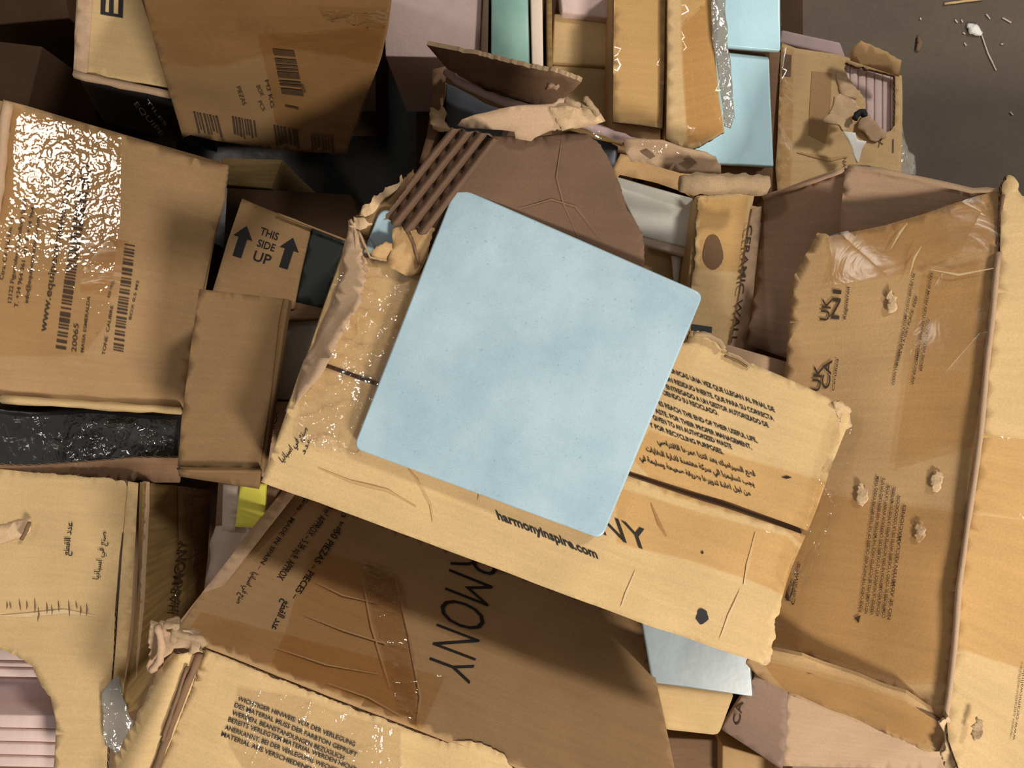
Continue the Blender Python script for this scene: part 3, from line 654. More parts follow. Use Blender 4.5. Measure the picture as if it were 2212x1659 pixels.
strip('ridge_crease', [(2157, 545, .668), (2142, 692, .668), (2129, 809, .668), (2117, 946, .668), (2094, 1106, .668), (2071, 1266, .668), (2061, 1403, .668), (2044, 1545, .667)], .0024, 'kraft_pink', Q, seed=100)
strip('ridge_crease', [(2166, 420, .670), (2160, 470, .667), (2156, 530, .666)], .0016, 'kraft_brown', Q, seed=101)
pB = Patch([(1610, 1432, .588), (2044, 1560, .664), (2020, 1640, .645), (1615, 1460, .57)], WQ)
sheet('end_flap', pB, [(1612, 1436), (1640, 1404), (1729, 1418), (1820, 1456), (1958, 1502), (2042, 1556), (2046, 1600), (2036, 1632, 'j'), (2008, 1632, 'j'), (1912, 1587), (1820, 1546), (1706, 1500), (1637, 1467)], parent=Q, th=.003, mat='kraft_warm', edge='kraft_warm', jag=2, seed=45, crumple=(.003, 30), off=-.001)
strip('fold_crease', [(1655, 1410, .597), (1729, 1424, .609), (1820, 1464, .627), (1958, 1512, .651), (2036, 1560, .664)], .0016, 'kraft_brown', Q, seed=102)
sheet('crushed_corner', Patch([(2010, 1540, .672), (2100, 1540, .674), (2100, 1680, .660), (2010, 1650, .655)], (.003, 20, 3)), [(2022, 1560, 'j'), (2050, 1545, 'j'), (2078, 1590, 'j'), (2096, 1650, 'j'), (2060, 1670, 'j'), (2030, 1640, 'j'), (2040, 1600)], parent=Q, th=.002, mat='kraft_torn', seed=46, jag=4, crumple=(.005, 60), grid=9)
# cavity walls
p1 = Patch([(1648, 425, .530), (1828, 366, .600), (1812, 800, .48), (1606, 750, .49)], (.001, 7, 1))
sheet('inner_wall', p1, [(1651, 429), (1740, 398), (1824, 366), (1850, 430), (1850, 760), (1700, 775), (1608, 742), (1627, 641), (1640, 520)], parent=Q, th=.004, mat='kraft_inner', edge='cut_edge', seed=47)
p2 = Patch([(1826, 364, .606), (2166, 405, .662), (2150, 640, .618), (1800, 640, .55)], (.001, 7, 1))
sheet('inner_wall', p2, [(1826, 368), (1836, 357), (1870, 358), (1960, 376), (2050, 398), (2110, 410), (2160, 414), (2150, 640), (1800, 640)], parent=Q, th=.004, mat='kraft_inner', edge='cut_edge', seed=48)
strip('rim_edge', [(1832, 362, .607), (1900, 368, .622), (1990, 388, .636), (2100, 412, .654), (2164, 412, .665)], .0024, 'kraft_pink', Q, seed=103)
strip('torn_fibre_or_gap', [(1627, 645, .497), (1640, 641, .497), (1665, 648, .494), (1690, 652, .49), (1716, 655, .487)], .0024, 'kraft_torn', Q, seed=104)
strip('rim_edge', [(1650, 428, .534), (1740, 396, .570), (1826, 366, .604)], .0024, 'kraft_inner', Q, seed=105)
body('box_body', [(2190, 470, .66), (2420, 440, .66), (2340, 1700, .66), (2100, 1560, .66)], depth=.33, mat='kraft_warm', parent=Q, W=(0, 1, 0), n=6, label='plain lower body of the carton')
# tapes on the printed wall
for k, o_ in enumerate([[(1790, 512), (2110, 426), (2165, 418), (2150, 545), (2080, 545), (1990, 590), (1780, 620), (1800, 560)],
                        [(1690, 1065), (1800, 1065), (2085, 1110), (2055, 1480), (1970, 1480), (1650, 1380)],
                        [(1990, 590), (2120, 560), (2135, 700), (2108, 960), (1930, 1010), (1960, 800)]]):
    sheet('packing_tape', pM, o_, th=0, mat='tape', parent=Q, off=.0012 + k * .0006, grid=20, seed=110 + k, crumple=(.0004, 30))
sheet('packing_tape', pR, [(2120, 935), (2250, 955), (2250, 1130), (2092, 1105)], th=0, mat='tape', parent=Q, off=.001, seed=114)
sheet('packing_tape', pR, [(2090, 1110), (2250, 1130), (2250, 1460), (2150, 1430), (2060, 1400)], th=0, mat='tape', parent=Q, off=.001, seed=115)
sheet('packing_tape', pB, [(1640, 1420), (1958, 1512), (2030, 1560), (2010, 1620), (1706, 1498)], th=0, mat='tape', parent=Q, off=.0012, grid=12, seed=116, crumple=(.0015, 50))
for k, pts in enumerate([[(1965, 595), (1975, 560), (1990, 535)], [(1925, 540), (1945, 505), (1960, 485)], [(2010, 585), (2070, 595), (2150, 580)]]):
    crease('tape_crease', pM, pts, 5, 'kraft_pale', Q, off=.0034)
for k, (x, y) in enumerate([(1860, 1062), (2022, 1035), (1984, 1145), (1925, 650), (2110, 1575)]):
    sheet('torn_patch', pM, [(x - 8, y + 22, 'j'), (x - 12, y - 5, 'j'), (x, y - 26, 'j'), (x + 14, y - 8, 'j'), (x + 12, y + 16, 'j'), (x + 2, y + 26, 'j')], th=.0004, mat='kraft_torn', parent=Q, off=.0022, seed=130 + k, crumple=(.0012, 150), grid=7)
um = [('t', 'UK', (1810, 692), (1810, 612), (-26, 1)), ('t', 'NI', (1810, 692), (1810, 626), (-1, 0))]
um = [None, ('t', 'UK', (1789, 693), (1797, 645), (-20, -2)), ('t', 'NI', (1812, 690), (1818, 628), (-19, -2)), ('t', 'Registered', (1827, 690), (1836, 622), (-6, -1))]
um += [('t', 'UK', (1768, 843), (1778, 788), (-20, -2)), ('t', 'CA', (1790, 838), (1797, 776), (-19, -2)), ('t', 'Certified', (1800, 842), (1811, 775), (-5, -1))]
um += [('t', 'CLEAN THE SURFACE WITH A DAMP CLOTH BEFORE USE', (1930, 830), (1976, 592), (-5, -1)), ('t', 'STORE IN A DRY PLACE. KEEP', (1938, 790), (1982, 640), (-5, -1)), ('t', 'WE RECOMMEND MIXING TILES FROM BOXES', (1972, 830), (2014, 590), (-5, -1)), ('t', 'BEFORE INSTALLATION', (1990, 800), (2008, 690), (-5, -1))]
rows = ['PLEASE CHECK THE SHADE AND CALIBRE OF THE TILES BEFORE FIXING THEM', 'NO CLAIMS WILL BE ACCEPTED ONCE THE MATERIAL HAS BEEN LAID ON SITE', 'VERIFIEZ LA NUANCE ET LE CALIBRE DES CARREAUX AVANT LA POSE', 'AUCUNE RECLAMATION NE SERA ACCEPTEE APRES LA POSE DU MATERIEL', 'COMPRUEBE EL TONO Y CALIBRE ANTES DE LA COLOCACION', 'NO SE ADMITEN RECLAMACIONES']
for k, t in enumerate(rows):
    a = (1860 + k * 12.5, 1322 + k * 3.4); L_ = [300, 300, 288, 288, 270, 270][k]
    um.append(('t', t, a, (a[0] + L_ * .125, a[1] - L_ * (.99 if k < 5 else .93)), (-7, -1)))
um += [('p', [(1844, 1335), (1858, 1328), (1854, 1346)]), ('t', 'Ceramica', (1716, 1306), (1728, 1215), (-8, -1)), ('p', [(1697, 1295), (1703, 1270), (1712, 1250), (1716, 1255), (1712, 1278), (1706, 1298)])]
for nm_, sl_ in (('certification_mark', um[1:3]), ('certification_mark', um[3:7]), ('care_text', um[7:11]), ('warning_text', um[11:18]), ('logo_print', um[18:])):
    prn(nm_, pM, sl_, 'ink_faded', Q, off=.0008, bold=.012)
prn('printed_text', pR, [('t', 'www.ceramicwalltiles', (2190, 1600), (2215, 1440), (-8, -1))], 'ink_faded', Q, off=.002)

# ---------------------------------------------------------------- left carton with the barcode label print
WD = (.002, 6., 31.)
qD = [(-60, 198, .520), (492, 350, .520), (392, 892, .520), (-60, 862, .520)]
D = thing('cardboard_box', 'wide tan carton at the left edge with web address and barcode under glittering tape', 'box', qD, .32)
pD = Patch(qD, WD)
body('box_body', qD, bq=[(-60, 210, .34), (468, 366, .34), (372, 878, .34), (-60, 850, .34)], mat='kraft_dull_shaded', parent=D, W=WD, sink=.004, n=10)
sheet('top_flap', pD, [(8, 214), (60, 228), (300, 300), (430, 342), (490, 352, 'j'), (486, 420), (470, 480), (430, 660), (415, 740), (396, 880), (250, 880), (105, 868), (100, 860), (-60, 858), (-60, 700), (-60, 400), (-10, 300)], parent=D, th=.0035, mat='kraft_dull_shaded', jag=1.5, edge='kraft_torn', seed=51, grid=26)
strip('rim_edge', [(5, 862, .523), (150, 872, .523), (270, 880, .523), (392, 886, .523)], .0040, 'kraft', D, seed=151)
strip('rim_edge', [(18, 222, .526), (8, 290, .526), (2, 380, .526), (-12, 470, .526)], .0045, 'kraft_pink', D, seed=152)
sheet('packing_tape', pD, [(22, 232), (262, 295), (262, 470), (235, 700), (180, 770), (-60, 770), (-40, 500), (8, 330)], th=0, mat='tape_sparkle', parent=D, off=.0013, grid=12, seed=52, crumple=(.00045, 90))
sheet('packing_tape', pD, [(185, 505), (280, 520), (255, 640), (175, 630)], th=0, mat='tape', parent=D, off=.0010, seed=53)
it = [('t', 'www.equipeceramicas.com', (101, 718), (158, 372), (-15, -3), .012), ('t', 'Ctra. CV-160 km. 11', (11, 605), (33, 470), (-9, -1)), ('t', '12122 Figueroles (Castellon) Spain', (28, 655), (60, 430), (-9, -1)),
      ('t', 'T. +34 964 361 091  F. +34 964 381', (42, 665), (82, 420), (-9, -1)), ('t', 'info@equipeceramicas.com', (64, 655), (90, 470), (-9, -1)),
      ('t', '20065', (166, 762), (172, 700), (-11, -2)), ('t', 'MASIA ESMERALDA', (182, 762), (198, 640), (-7, -1)), ('t', 'REF 7R25', (240, 642), (250, 605), (-6, -1)), ('t', 'TONE  CALIBRE', (228, 768), (248, 660), (-7, -1)), ('t', 'BOX 0.5 M2', (286, 690), (302, 605), (-6, -1))]
it += bars((122, 752), (178, 352), (22, 4), 120, R, .48) + bars((246, 756), (272, 520), (22, 4), 84, R, .38)
prn('printed_text', pD, it, 'ink_faded', D, off=.0009, bold=.006)

# dark film-wrapped bundle below it
qW = [(-60, 872, .46), (392, 892, .46), (388, 1002, .46), (-60, 1022, .46)]
Wb = thing('wrapped_bundle', 'black plastic-wrapped bundle in the gap between the two left cartons', 'bundle', qW, .32)
body('bundle_body', qW, depth=.14, mat='black_film_gap_shade', parent=Wb, W=(.006, 12, 3), n=18)
sheet('plastic_wrap', Patch(qW, (.006, 12, 3)), [(-60, 885), (385, 905), (380, 990), (-60, 1005)], th=0, mat='film_clear', parent=Wb, off=.004, grid=9, crumple=(.003, 40), seed=54)

# ---------------------------------------------------------------- lower-left carton with the cut-out
WE = (.002, 7., 41.)
qE = [(-60, 1015, .560), (272, 1042, .560), (250, 1700, .560), (-60, 1700, .560)]
E = thing('cardboard_box', 'pale carton in the lower left corner with a curved hole cut in its top', 'box', [(-60, 1000, .3), (330, 1040, .3), (250, 1700, .3), (-60, 1700, .3)], .32)
pE = Patch(qE, WE); pE.cr = (.0012, 18.)
sheet('top_panel', pE, [(-60, 1008), (60, 1020, 'j'), (272, 1040), (276, 1052), (266, 1150), (252, 1300), (243, 1450), (235, 1560), (228, 1700), (112, 1700), (120, 1560), (108, 1505, 'j'), (88, 1480, 'j'), (70, 1442, 'j'), (30, 1418, 'j'), (-20, 1400), (-60, 1395)], parent=E, th=.004, mat='kraft', edge='cut_edge', jag=1.8, seed=61, grid=24)
sheet('corner_wall', Patch([(274, 1040, .562), (306, 1042, .556), (262, 1600, .556), (236, 1600, .562)], (.001, 8, 2)), [(277, 1040), (300, 1044), (294, 1150), (282, 1330), (268, 1480), (262, 1600), (238, 1600), (246, 1450), (255, 1300), (268, 1150)], parent=E, th=.003, mat='kraft', seed=62)
sheet('corner_wall', Patch([(304, 1042, .545), (320, 1044, .548), (300, 1500, .548), (270, 1500, .54)], (.001, 8, 2)), [(308, 1040), (318, 1042), (318, 1100), (306, 1290), (294, 1420), (282, 1530), (272, 1530), (292, 1330), (302, 1150)], parent=E, th=.003, mat='kraft_pink', seed=63)
pES = Patch([(314, 1044, .55), (458, 1062, .42), (455, 1330, .42), (276, 1560, .55)], (.002, 8, 2))
sheet('side_wall', pES, [(310, 1042), (360, 1046), (456, 1058), (450, 1200), (440, 1300), (370, 1370), (300, 1530), (268, 1540), (285, 1420), (305, 1250)], mat='kraft_olive', parent=E, th=.003, seed=64)
sheet('side_strip', pES, [(382, 1050), (446, 1058), (444, 1200), (420, 1310), (380, 1340), (384, 1200)], parent=E, th=.002, mat='kraft_olive', seed=65, off=.003)
prn('printed_text', pES, [('t', 'HARMONY', (372, 1320), (398, 1165), (-22, -2), .005)], 'ink_faded', E, off=.0056)
sheet('packing_tape', pES, [(376, 1048), (410, 1052), (408, 1200), (392, 1310), (360, 1340)], th=0, mat='film_clear', parent=E, off=.006, grid=8, crumple=(.002, 50), seed=66)
sheet('back_flap', Patch([(-60, 985, .565), (392, 990, .55), (390, 1048, .53), (-60, 1020, .56)], (.002, 9, 2)), [(-60, 1002), (60, 1004), (200, 996), (300, 988), (392, 988), (390, 1042), (330, 1042, 'j'), (300, 1036, 'j'), (272, 1042), (200, 1036), (60, 1022), (-60, 1010)], parent=E, th=.003, mat='kraft_brown', jag=2, seed=67, edge='cut_edge')
body('box_body', [(-60, 1060, .40), (300, 1070, .40), (270, 1700, .40), (-60, 1700, .40)], depth=.08, mat='kraft_brown', parent=E, W=(0, 1, 0), n=5)
crease('crease', pE, [(266, 1150), (262, 1200), (256, 1290), (251, 1330)], 5, 'ink_faded', E, off=.0008)
crease('crease', pE, [(2, 1332), (60, 1330), (140, 1322), (210, 1330)], 9, 'kraft_pale', E, off=.0008)
for k in range(13):
    x = 12 + k * 15 + R.uniform(-5, 5); y = 1300 + R.uniform(-8, 14); h = R.uniform(12, 34)
    crease('wrinkle', pE, [(x, y), (x + 1, y + h / 2), (x + R.uniform(-3, 3), y + h)], 3.5, 'kraft_stained', E, off=.0012)
sheet('torn_liner', pE, [(-60, 1150, 'j'), (50, 1125, 'j'), (66, 1120), (66, 1150, 'j'), (45, 1165, 'j'), (-60, 1195)], th=.0008, mat='kraft_torn', parent=E, off=.0012, seed=68, jag=2)
strip('torn_fibre_or_gap', [(64, 1128, .566), (55, 1150, .566), (46, 1165, .566)], .0018, 'kraft_brown', E, seed=190)
prn('printed_text', pE, [('t', arabic('عدد القطع'), (148, 1202), (158, 1130), (-14, -1), .012), ('t', arabic('صنع في اسبانيا'), (214, 1252), (232, 1150), (-14, -2), .004)], 'ink', E, off=.0012)
sheet('packing_tape', Patch([(215, 1450, .562), (300, 1450, .556), (295, 1630, .550), (220, 1630, .558)], (.003, 15, 3)), [(264, 1450), (270, 1500), (290, 1545), (295, 1545), (278, 1590), (264, 1620, 'j'), (250, 1605), (232, 1600), (226, 1550), (220, 1488)], th=.0006, mat='film_hazy', parent=E, off=.008, grid=10, seed=69, jag=2, crumple=(.003, 60), label='dull grey tape scrap hanging from the carton edge')
# stacked pale tiles seen through the hole
ys = [1404, 1432, 1446, 1468, 1545, 1578, 1607, 1636, 1662]
for k in range(len(ys) - 1):
    y0, y1 = ys[k] + 1, ys[k + 1] - 3
    x1 = 130; z = .52 - (0.03 if k == 3 else 0)
    o = body('ceramic_tile', [(-70, y0 - 4, z), (x1, y0, z), (x1, y1, z), (-70, y1 - 4, z)], depth=.06, mat='clay_mauve' if k == 3 else 'clay_pink', n=2, bevel=.0012)
    top(o, ['edge of a pale pink tile, uppermost in the hole of the lower left carton', 'edge of a pale pink tile, second down in the hole of the lower left carton', 'edge of a pale pink tile just above the dark gap in the lower left carton',
            'recessed mauve tile behind the dark gap in the hole of the lower left carton', 'edge of a pale pink tile, just below the recessed mauve tile in the cut hole', 'edge of a pale pink tile, second below the recessed mauve tile in the cut hole', 'edge of a pale pink tile, third below the recessed mauve tile in the cut hole', 'edge of a pale pink tile, last one at the bottom edge of the photo'][k], 'tile', 'tiles stacked on edge in the lower left carton')

# ---------------------------------------------------------------- small cartons left of centre
WF = (.0012, 8., 51.)
qF = [(430, 624, .600), (622, 645, .600), (566, 1024, .600), (380, 1018, .600)]
F_ = thing('cardboard_box', 'narrow plain light brown carton standing left of the centre carton', 'box', qF, .36)
pF = Patch(qF, WF)
body('box_body', qF, depth=.012, mat='kraft_in_shade', parent=F_, W=WF, sink=.003, n=6)
sheet('top_flap', pF, [(430, 625), (612, 645), (602, 700), (585, 850), (562, 1012), (382, 1008), (392, 900)], parent=F_, th=.003, mat='kraft_in_shade', seed=71)
sheet('lower_fold', Patch([(380, 1014, .603), (566, 1014, .603), (562, 1058, .585), (384, 1030, .59)], WF), [(382, 1014), (564, 1016), (562, 1050), (560, 1056), (470, 1042), (386, 1030)], parent=F_, th=.002, mat='kraft_in_shade', seed=72)
body('box_body', [(430, 640, .585), (560, 655, .585), (520, 960, .585), (395, 960, .585)], depth=.22, mat='kraft_in_shade', parent=F_, n=3)
strip('rim_edge', [(392, 1016, .6045), (470, 1018, .6045), (564, 1018, .6045)], .0020, 'kraft_in_shade', F_, seed=200)
strip('torn_fibre_or_gap', [(384, 1010, .605), (388, 1014, .605)], .0015, 'ink', F_, seed=201)
qG = [(522, 428, .520), (672, 492, .520), (632, 665, .520), (456, 640, .520)]
G = thing('cardboard_box', 'pale carton printed THIS SIDE UP between two arrows', 'box', qG, .34)
pG = Patch(qG, WF)
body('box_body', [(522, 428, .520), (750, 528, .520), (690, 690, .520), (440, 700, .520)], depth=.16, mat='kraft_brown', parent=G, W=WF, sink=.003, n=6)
sheet('arrow_flap', pG, [(522, 429), (600, 462), (672, 493), (650, 590), (636, 668), (452, 700), (458, 630), (490, 520)], parent=G, th=.003, mat='kraft_dull_shaded', seed=73)
sheet('dark_panel', Patch([(672, 490, .518), (752, 522, .518), (705, 680, .518), (630, 650, .518)], WF), [(674, 494), (750, 522), (700, 668), (638, 652), (652, 590)], parent=G, th=.003, mat='ink_green', seed=74, label='dark green printed side')
strip('rim_edge', [(600, 462, .523), (672, 490, .523), (752, 522, .523)], .0012, 'kraft_dull_shaded', G, seed=202)
def arrow(cx, cy, s):
    ax = (.30, -.95); # pointing up the flap
    pr = (.95, .30)
    pts = [(0, 1.), (.62, .22), (.28, .22), (.28, -1.), (-.28, -1.), (-.28, .22), (-.62, .22)]
    return ('p', [(cx + (x * pr[0] + y * ax[0]) * s, cy + (x * pr[1] + y * ax[1]) * s) for x, y in pts])
prn('printed_text', pG, [arrow(521, 522, 35), arrow(623, 547, 35), ('t', 'THIS', (560, 506), (599, 520), (5, -16)), ('t', 'SIDE', (554, 532), (592, 544), (5, -16)), ('t', 'UP', (545, 562), (582, 574), (7, -22))], 'ink', G, bold=.012, off=.0006)
o = body('paper_sleeve', [(622, 665, .50), (695, 682, .50), (634, 866, .50), (588, 862, .50)], depth=.05, mat='glaze_white', n=3); top(o, 'greyish white tile edge showing between the plain narrow carton and the centre carton', 'tile')
o = body('cardboard_strip', [(588, 868, .52), (640, 870, .52), (600, 1040, .52), (562, 1030, .52)], depth=.1, mat='kraft_pink', n=4)
H_ = o; top(o, 'brown printed carton edge squeezed between the narrow carton and the centre carton', 'box')
prn('printed_text', Patch([(588, 868, .522), (640, 870, .522), (600, 1040, .522), (562, 1030, .522)]), [('t', 'CERAMICA', (580, 990), (605, 890), (-14, -3))], 'ink_faded', H_, off=.003)

# yellow slip and crumpled film in the gap
o = sheet('paper_label', Patch([(480, 1045, .500), (570, 1055, .500), (560, 1150, .500), (475, 1150, .500)]), [(482, 1046), (520, 1050), (508, 1148), (479, 1146)], th=.003, mat='paper_pale', seed=81); top(o, 'pale pinkish paper beside the yellow slip in the gap', 'paper')
o = sheet('paper_label', Patch([(480, 1045, .504), (570, 1055, .504), (560, 1150, .504), (475, 1150, .504)]), [(520, 1040), (575, 1046), (570, 1142), (508, 1138)], th=.003, mat='paper_yellow', seed=82); top(o, 'bright yellow paper slip in the gap left of the centre carton', 'paper')
o = sheet('wadding_or_gap_shade', Patch([(440, 1120, .492), (620, 1120, .492), (560, 1400, .480), (420, 1400, .480)], (.006, 14, 3)), [(462, 1142), (600, 1130), (590, 1250), (500, 1360), (430, 1370)], th=.001, mat='paper_pale', seed=83, grid=10, crumple=(.007, 38)); top(o, 'crumpled pale paper wadding under the yellow slip', 'wadding')
o = body('cardboard_box', [(470, 1040, .475), (600, 1050, .475), (540, 1330, .465), (450, 1340, .465)], depth=.22, mat='kraft_pink', n=3); top(o, 'hidden pinkish carton deep in the gap beneath the yellow slip', 'box')

# ---------------------------------------------------------------- top left cartons
WH = (.0012, 8., 61.)
qI = [(170, -60, .500), (470, -60, .500), (455, 212, .500), (158, 158, .500)]
I_ = thing('cardboard_box', 'light carton at the top left with a black letter on its lid and black side', 'box', qI, .30)
pI = Patch(qI, WH)
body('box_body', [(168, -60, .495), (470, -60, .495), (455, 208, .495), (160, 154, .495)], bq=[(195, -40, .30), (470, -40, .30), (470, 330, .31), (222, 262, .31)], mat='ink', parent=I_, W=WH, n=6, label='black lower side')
sheet('lid', pI, [(170, -60), (470, -60), (455, 206), (372, 190), (260, 172), (160, 152), (162, 60)], parent=I_, th=.0035, mat='kraft', seed=84)
sheet('tape_strip', pI, [(172, -60), (205, -60), (190, 160), (160, 152)], th=.0004, mat='kraft_pink', parent=I_, off=.0008, seed=85)
strip('rim_edge', [(162, 160, .499), (260, 182, .499), (372, 205, .499)], .0040, 'kraft_pink', I_, seed=205)
prn('printed_text', pI, [('p', [(220, -30), (232, -30), (228, 28), (218, 26)]), ('p', [(258, -30), (268, -30), (266, 38), (256, 36)]), ('p', [(218, 24), (266, 33), (266, 39), (218, 31)]), ('p', [(238, -30), (248, -30), (246, 30), (236, 28)])], 'ink', I_)
prn('printed_text', Patch([(160, 158, .49), (372, 196, .49), (405, 300, .335), (215, 258, .335)], WH), [('t', 'EQUIPE', (292, 212), (350, 285), (8, -7)), ('t', 'TILES', (318, 205), (360, 262), (5, -5))], 'clay', I_, off=.006)

WJ = (.003, 5., 71.)
tJ = [(288, -40, .760), (852, -40, .760), (860, -300, .760), (250, -300, .760)]
qJ = [(290, -45, .760), (855, -45, .760), (744, 330, .470), (392, 286, .500)]
J = thing('cardboard_box', 'tall taped brown carton at the top, its barcode-printed side sloping down into the dark gap', 'box', qJ, .30)
pJ = Patch(qJ, WJ); pJ.cr = (.003, 13.)
body('box_body', [(290, -45, .755), (855, -45, .755), (900, -420, .755), (240, -420, .755)], bq=[(392, 284, .496), (742, 326, .468), (790, -10, .45), (300, -10, .45)], mat='kraft_brown', parent=J, W=WJ, n=14)
sheet('printed_side', pJ, [(304, -45), (850, -45), (838, 40), (822, 110), (800, 175), (780, 225), (752, 322, 'j'), (690, 322), (560, 308), (470, 294), (413, 278), (396, 284), (372, 210), (350, 130), (330, 70)], parent=J, th=.0035, mat='kraft_in_shade', edge='cut_edge', seed=86, off=.0045, jag=1.5)
rd = random.Random(9); bj = bars((590, 92), (612, 190), (46, 4), 26, rd, .6)
for (x, y, w_, h_, sl) in [(420, 232, 52, 46, .24), (505, 240, 52, 46, .10), (595, 255, 52, 50, .10), (675, 272, 46, 48, .06)]:
    x0 = 0
    while x0 < w_:
        k = rd.uniform(2.5, 5.5); g = rd.uniform(2, 4.5); hh = h_ * rd.uniform(.7, 1.)
        bj.append(('p', [(x + x0, y + x0 * .16), (x + x0 + k, y + x0 * .16), (x + x0 + k + hh * sl, y + x0 * .16 + hh), (x + x0 + hh * sl, y + x0 * .16 + hh)])); x0 += k + g
bj += [('t', 'PIEZAS', (514, 172), (530, 215), (9, -3)), ('t', 'BOX', (556, 172), (567, 196), (9, -3)), ('t', 'M2 KG', (575, 160), (590, 222), (8, -3)), ('t', 'PCS', (562, 208), (572, 228), (8, -3)), ('p', [(620, 214), (648, 218), (648, 222), (620, 218)]), ('t', '8435', (650, 170), (656, 188), (8, -2))]
prn('printed_text', pJ, bj, 'ink_faded', J, off=.0056)
sheet('packing_tape', pJ, [(304, -45), (850, -45), (832, 60), (815, 120), (640, 90), (480, 120), (352, 130)], th=0, mat='tape', parent=J, off=.0066, grid=18, seed=88, crumple=(.0025, 30))
sheet('packing_tape', pJ, [(560, 60), (836, 30), (800, 175), (760, 300), (600, 250), (580, 150)], th=0, mat='tape', parent=J, off=.0062, grid=16, seed=89, crumple=(.002, 35))
sheet('packing_film', pJ, [(690, -10), (842, -5), (832, 34), (700, 12)], th=0, mat='film_clear', parent=J, off=.0075, grid=8, crumple=(.003, 60), seed=90)

# deep cartons in the gaps
def block(q, depth, mat, label, cat='box', name='cardboard_box', group=None, W=(.001, 8, 3), n=4, bevel=.002):
    o = body(name, q, depth=depth, mat=mat, W=W, n=n, bevel=bevel); top(o, label, cat, group); return o
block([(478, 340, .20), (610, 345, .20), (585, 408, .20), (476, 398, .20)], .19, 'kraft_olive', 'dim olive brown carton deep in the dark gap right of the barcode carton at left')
block([(490, 405, .20), (760, 420, .20), (800, 540, .20), (480, 560, .20)], .19, 'kraft_gap_shade', 'dark brown carton deep in the shadow behind the THIS SIDE UP carton')
block([(380, 170, .009), (960, 180, .009), (960, 560, .009), (380, 560, .009)], .008, 'black_film_gap_shade', 'added black sheet standing in for the shade at the bottom of the gap', 'sheet', 'wadding_or_gap_shade')  # added to paint the deep gap black where the floor looked too light
block([(-80, 80, .26), (90, 100, .26), (60, 230, .26), (-80, 200, .26)], .25, 'kraft_gap_shade', 'shadowed brown carton at the left edge above the wide barcode carton')
block([(-80, -60, .22), (130, -60, .22), (150, 40, .22), (-80, 60, .22)], .2, 'kraft_gap_shade', 'dark carton in the top left corner of the photo')

# ---------------------------------------------------------------- row of tiles and cartons at the top
def edge_tile(q, depth, mat, label, name='ceramic_tile', group='tiles standing on edge at the top'):
    return block(q, depth, mat, label, 'tile', name, group, (0, 1, 0), 2, .0015)
edge_tile([(826, -60, .46), (1044, -60, .46), (1036, 126, .46), (832, 122, .46)], .16, 'clay_pink', 'broad mauve-pink tile back at the top, half in shadow')
edge_tile([(1046, -60, .47), (1058, -60, .47), (1054, 130, .47), (1036, 126, .47)], .16, 'kraft_stained', 'thin brown tile edge between the pink tile and the teal tile', group=None)
edge_tile([(1062, -60, .475), (1140, -60, .475), (1146, 150, .475), (1060, 140, .475)], .16, 'glaze_teal', 'teal green glazed tile standing in the row at the top', group=None)
edge_tile([(1145, -60, .48), (1171, -60, .48), (1174, 152, .48), (1149, 150, .48)], .16, 'clay', 'cream tile edge just right of the teal tile')
edge_tile([(1180, -60, .48), (1192, -60, .48), (1194, 155, .48), (1182, 155, .48)], .17, 'kraft_olive', 'thin cardboard wall right of the cream tile edge', 'cardboard_divider', None)
block([(1206, -60, .49), (1328, -60, .49), (1330, 42, .485), (1214, 28, .485)], .1, 'clay_pink', 'small pale pink tile at the top above two tan cartons', 'tile', 'ceramic_tile')
block([(1197, 28, .475), (1330, 40, .475), (1322, 144, .475), (1192, 134, .475)], .18, 'kraft', 'upper of the two small tan cartons left of the taped column')
block([(1192, 138, .470), (1324, 149, .470), (1324, 285, .470), (1205, 275, .470)], .18, 'kraft', 'lower of the two small tan cartons left of the taped column')

qL = [(1326, -60, .530), (1440, -60, .530), (1432, 280, .530), (1322, 266, .530)]
Lc = thing('cardboard_box', 'upright carton with a tape-covered face near the top, left of the orange flap', 'box', qL, .31)
WL = (.001, 8, 2)
body('box_body', [(1326, -60, .53), (1440, -60, .53), (1432, 305, .53), (1322, 272, .53)], depth=.2, mat='kraft_warm', parent=Lc, W=WL, sink=.012)
pL = Patch(qL, WL)
sheet('top_flap', pL, [(1328, -60), (1440, -60), (1436, 140), (1430, 278), (1380, 270), (1324, 264)], parent=Lc, th=.004, mat='kraft', edge='cut_edge', seed=91)
sheet('packing_tape', pL, [(1330, -60), (1436, -60), (1430, 270), (1326, 258)], th=0, mat='tape', parent=Lc, off=.001, seed=92, crumple=(.0006, 40))
qK = [(1442, -60, .540), (1535, -60, .540), (1566, 290, .540), (1440, 330, .540)]
Kf = thing('cardboard_box', 'upright carton with an orange-brown taped flap beside the sky blue tiles', 'box', qK, .31)
body('box_body', [(1442, -60, .53), (1510, -60, .53), (1500, 310, .53), (1442, 310, .53)], depth=.2, mat='kraft_warm', parent=Kf, W=WL, sink=.012)
pK = Patch(qK, WL)
sheet('top_flap', pK, [(1443, -60), (1536, -60), (1540, 60), (1552, 210), (1565, 287, 'j'), (1530, 306, 'j'), (1493, 323, 'j'), (1455, 312), (1438, 300), (1442, 140)], parent=Kf, th=.004, mat='kraft', edge='cut_edge', jag=1.5, seed=93)
sheet('packing_tape', pK, [(1472, -60), (1536, -60), (1546, 120), (1564, 286), (1520, 305), (1485, 312), (1474, 150)], th=0, mat='tape', parent=Kf, off=.001, seed=94, crumple=(.0006, 40))
sheet('packing_tape', pK, [(1474, 60), (1536, 0), (1564, 286), (1520, 305), (1485, 312)], th=0, mat='tape', parent=Kf, off=.0016, seed=95, crumple=(.0006, 40))

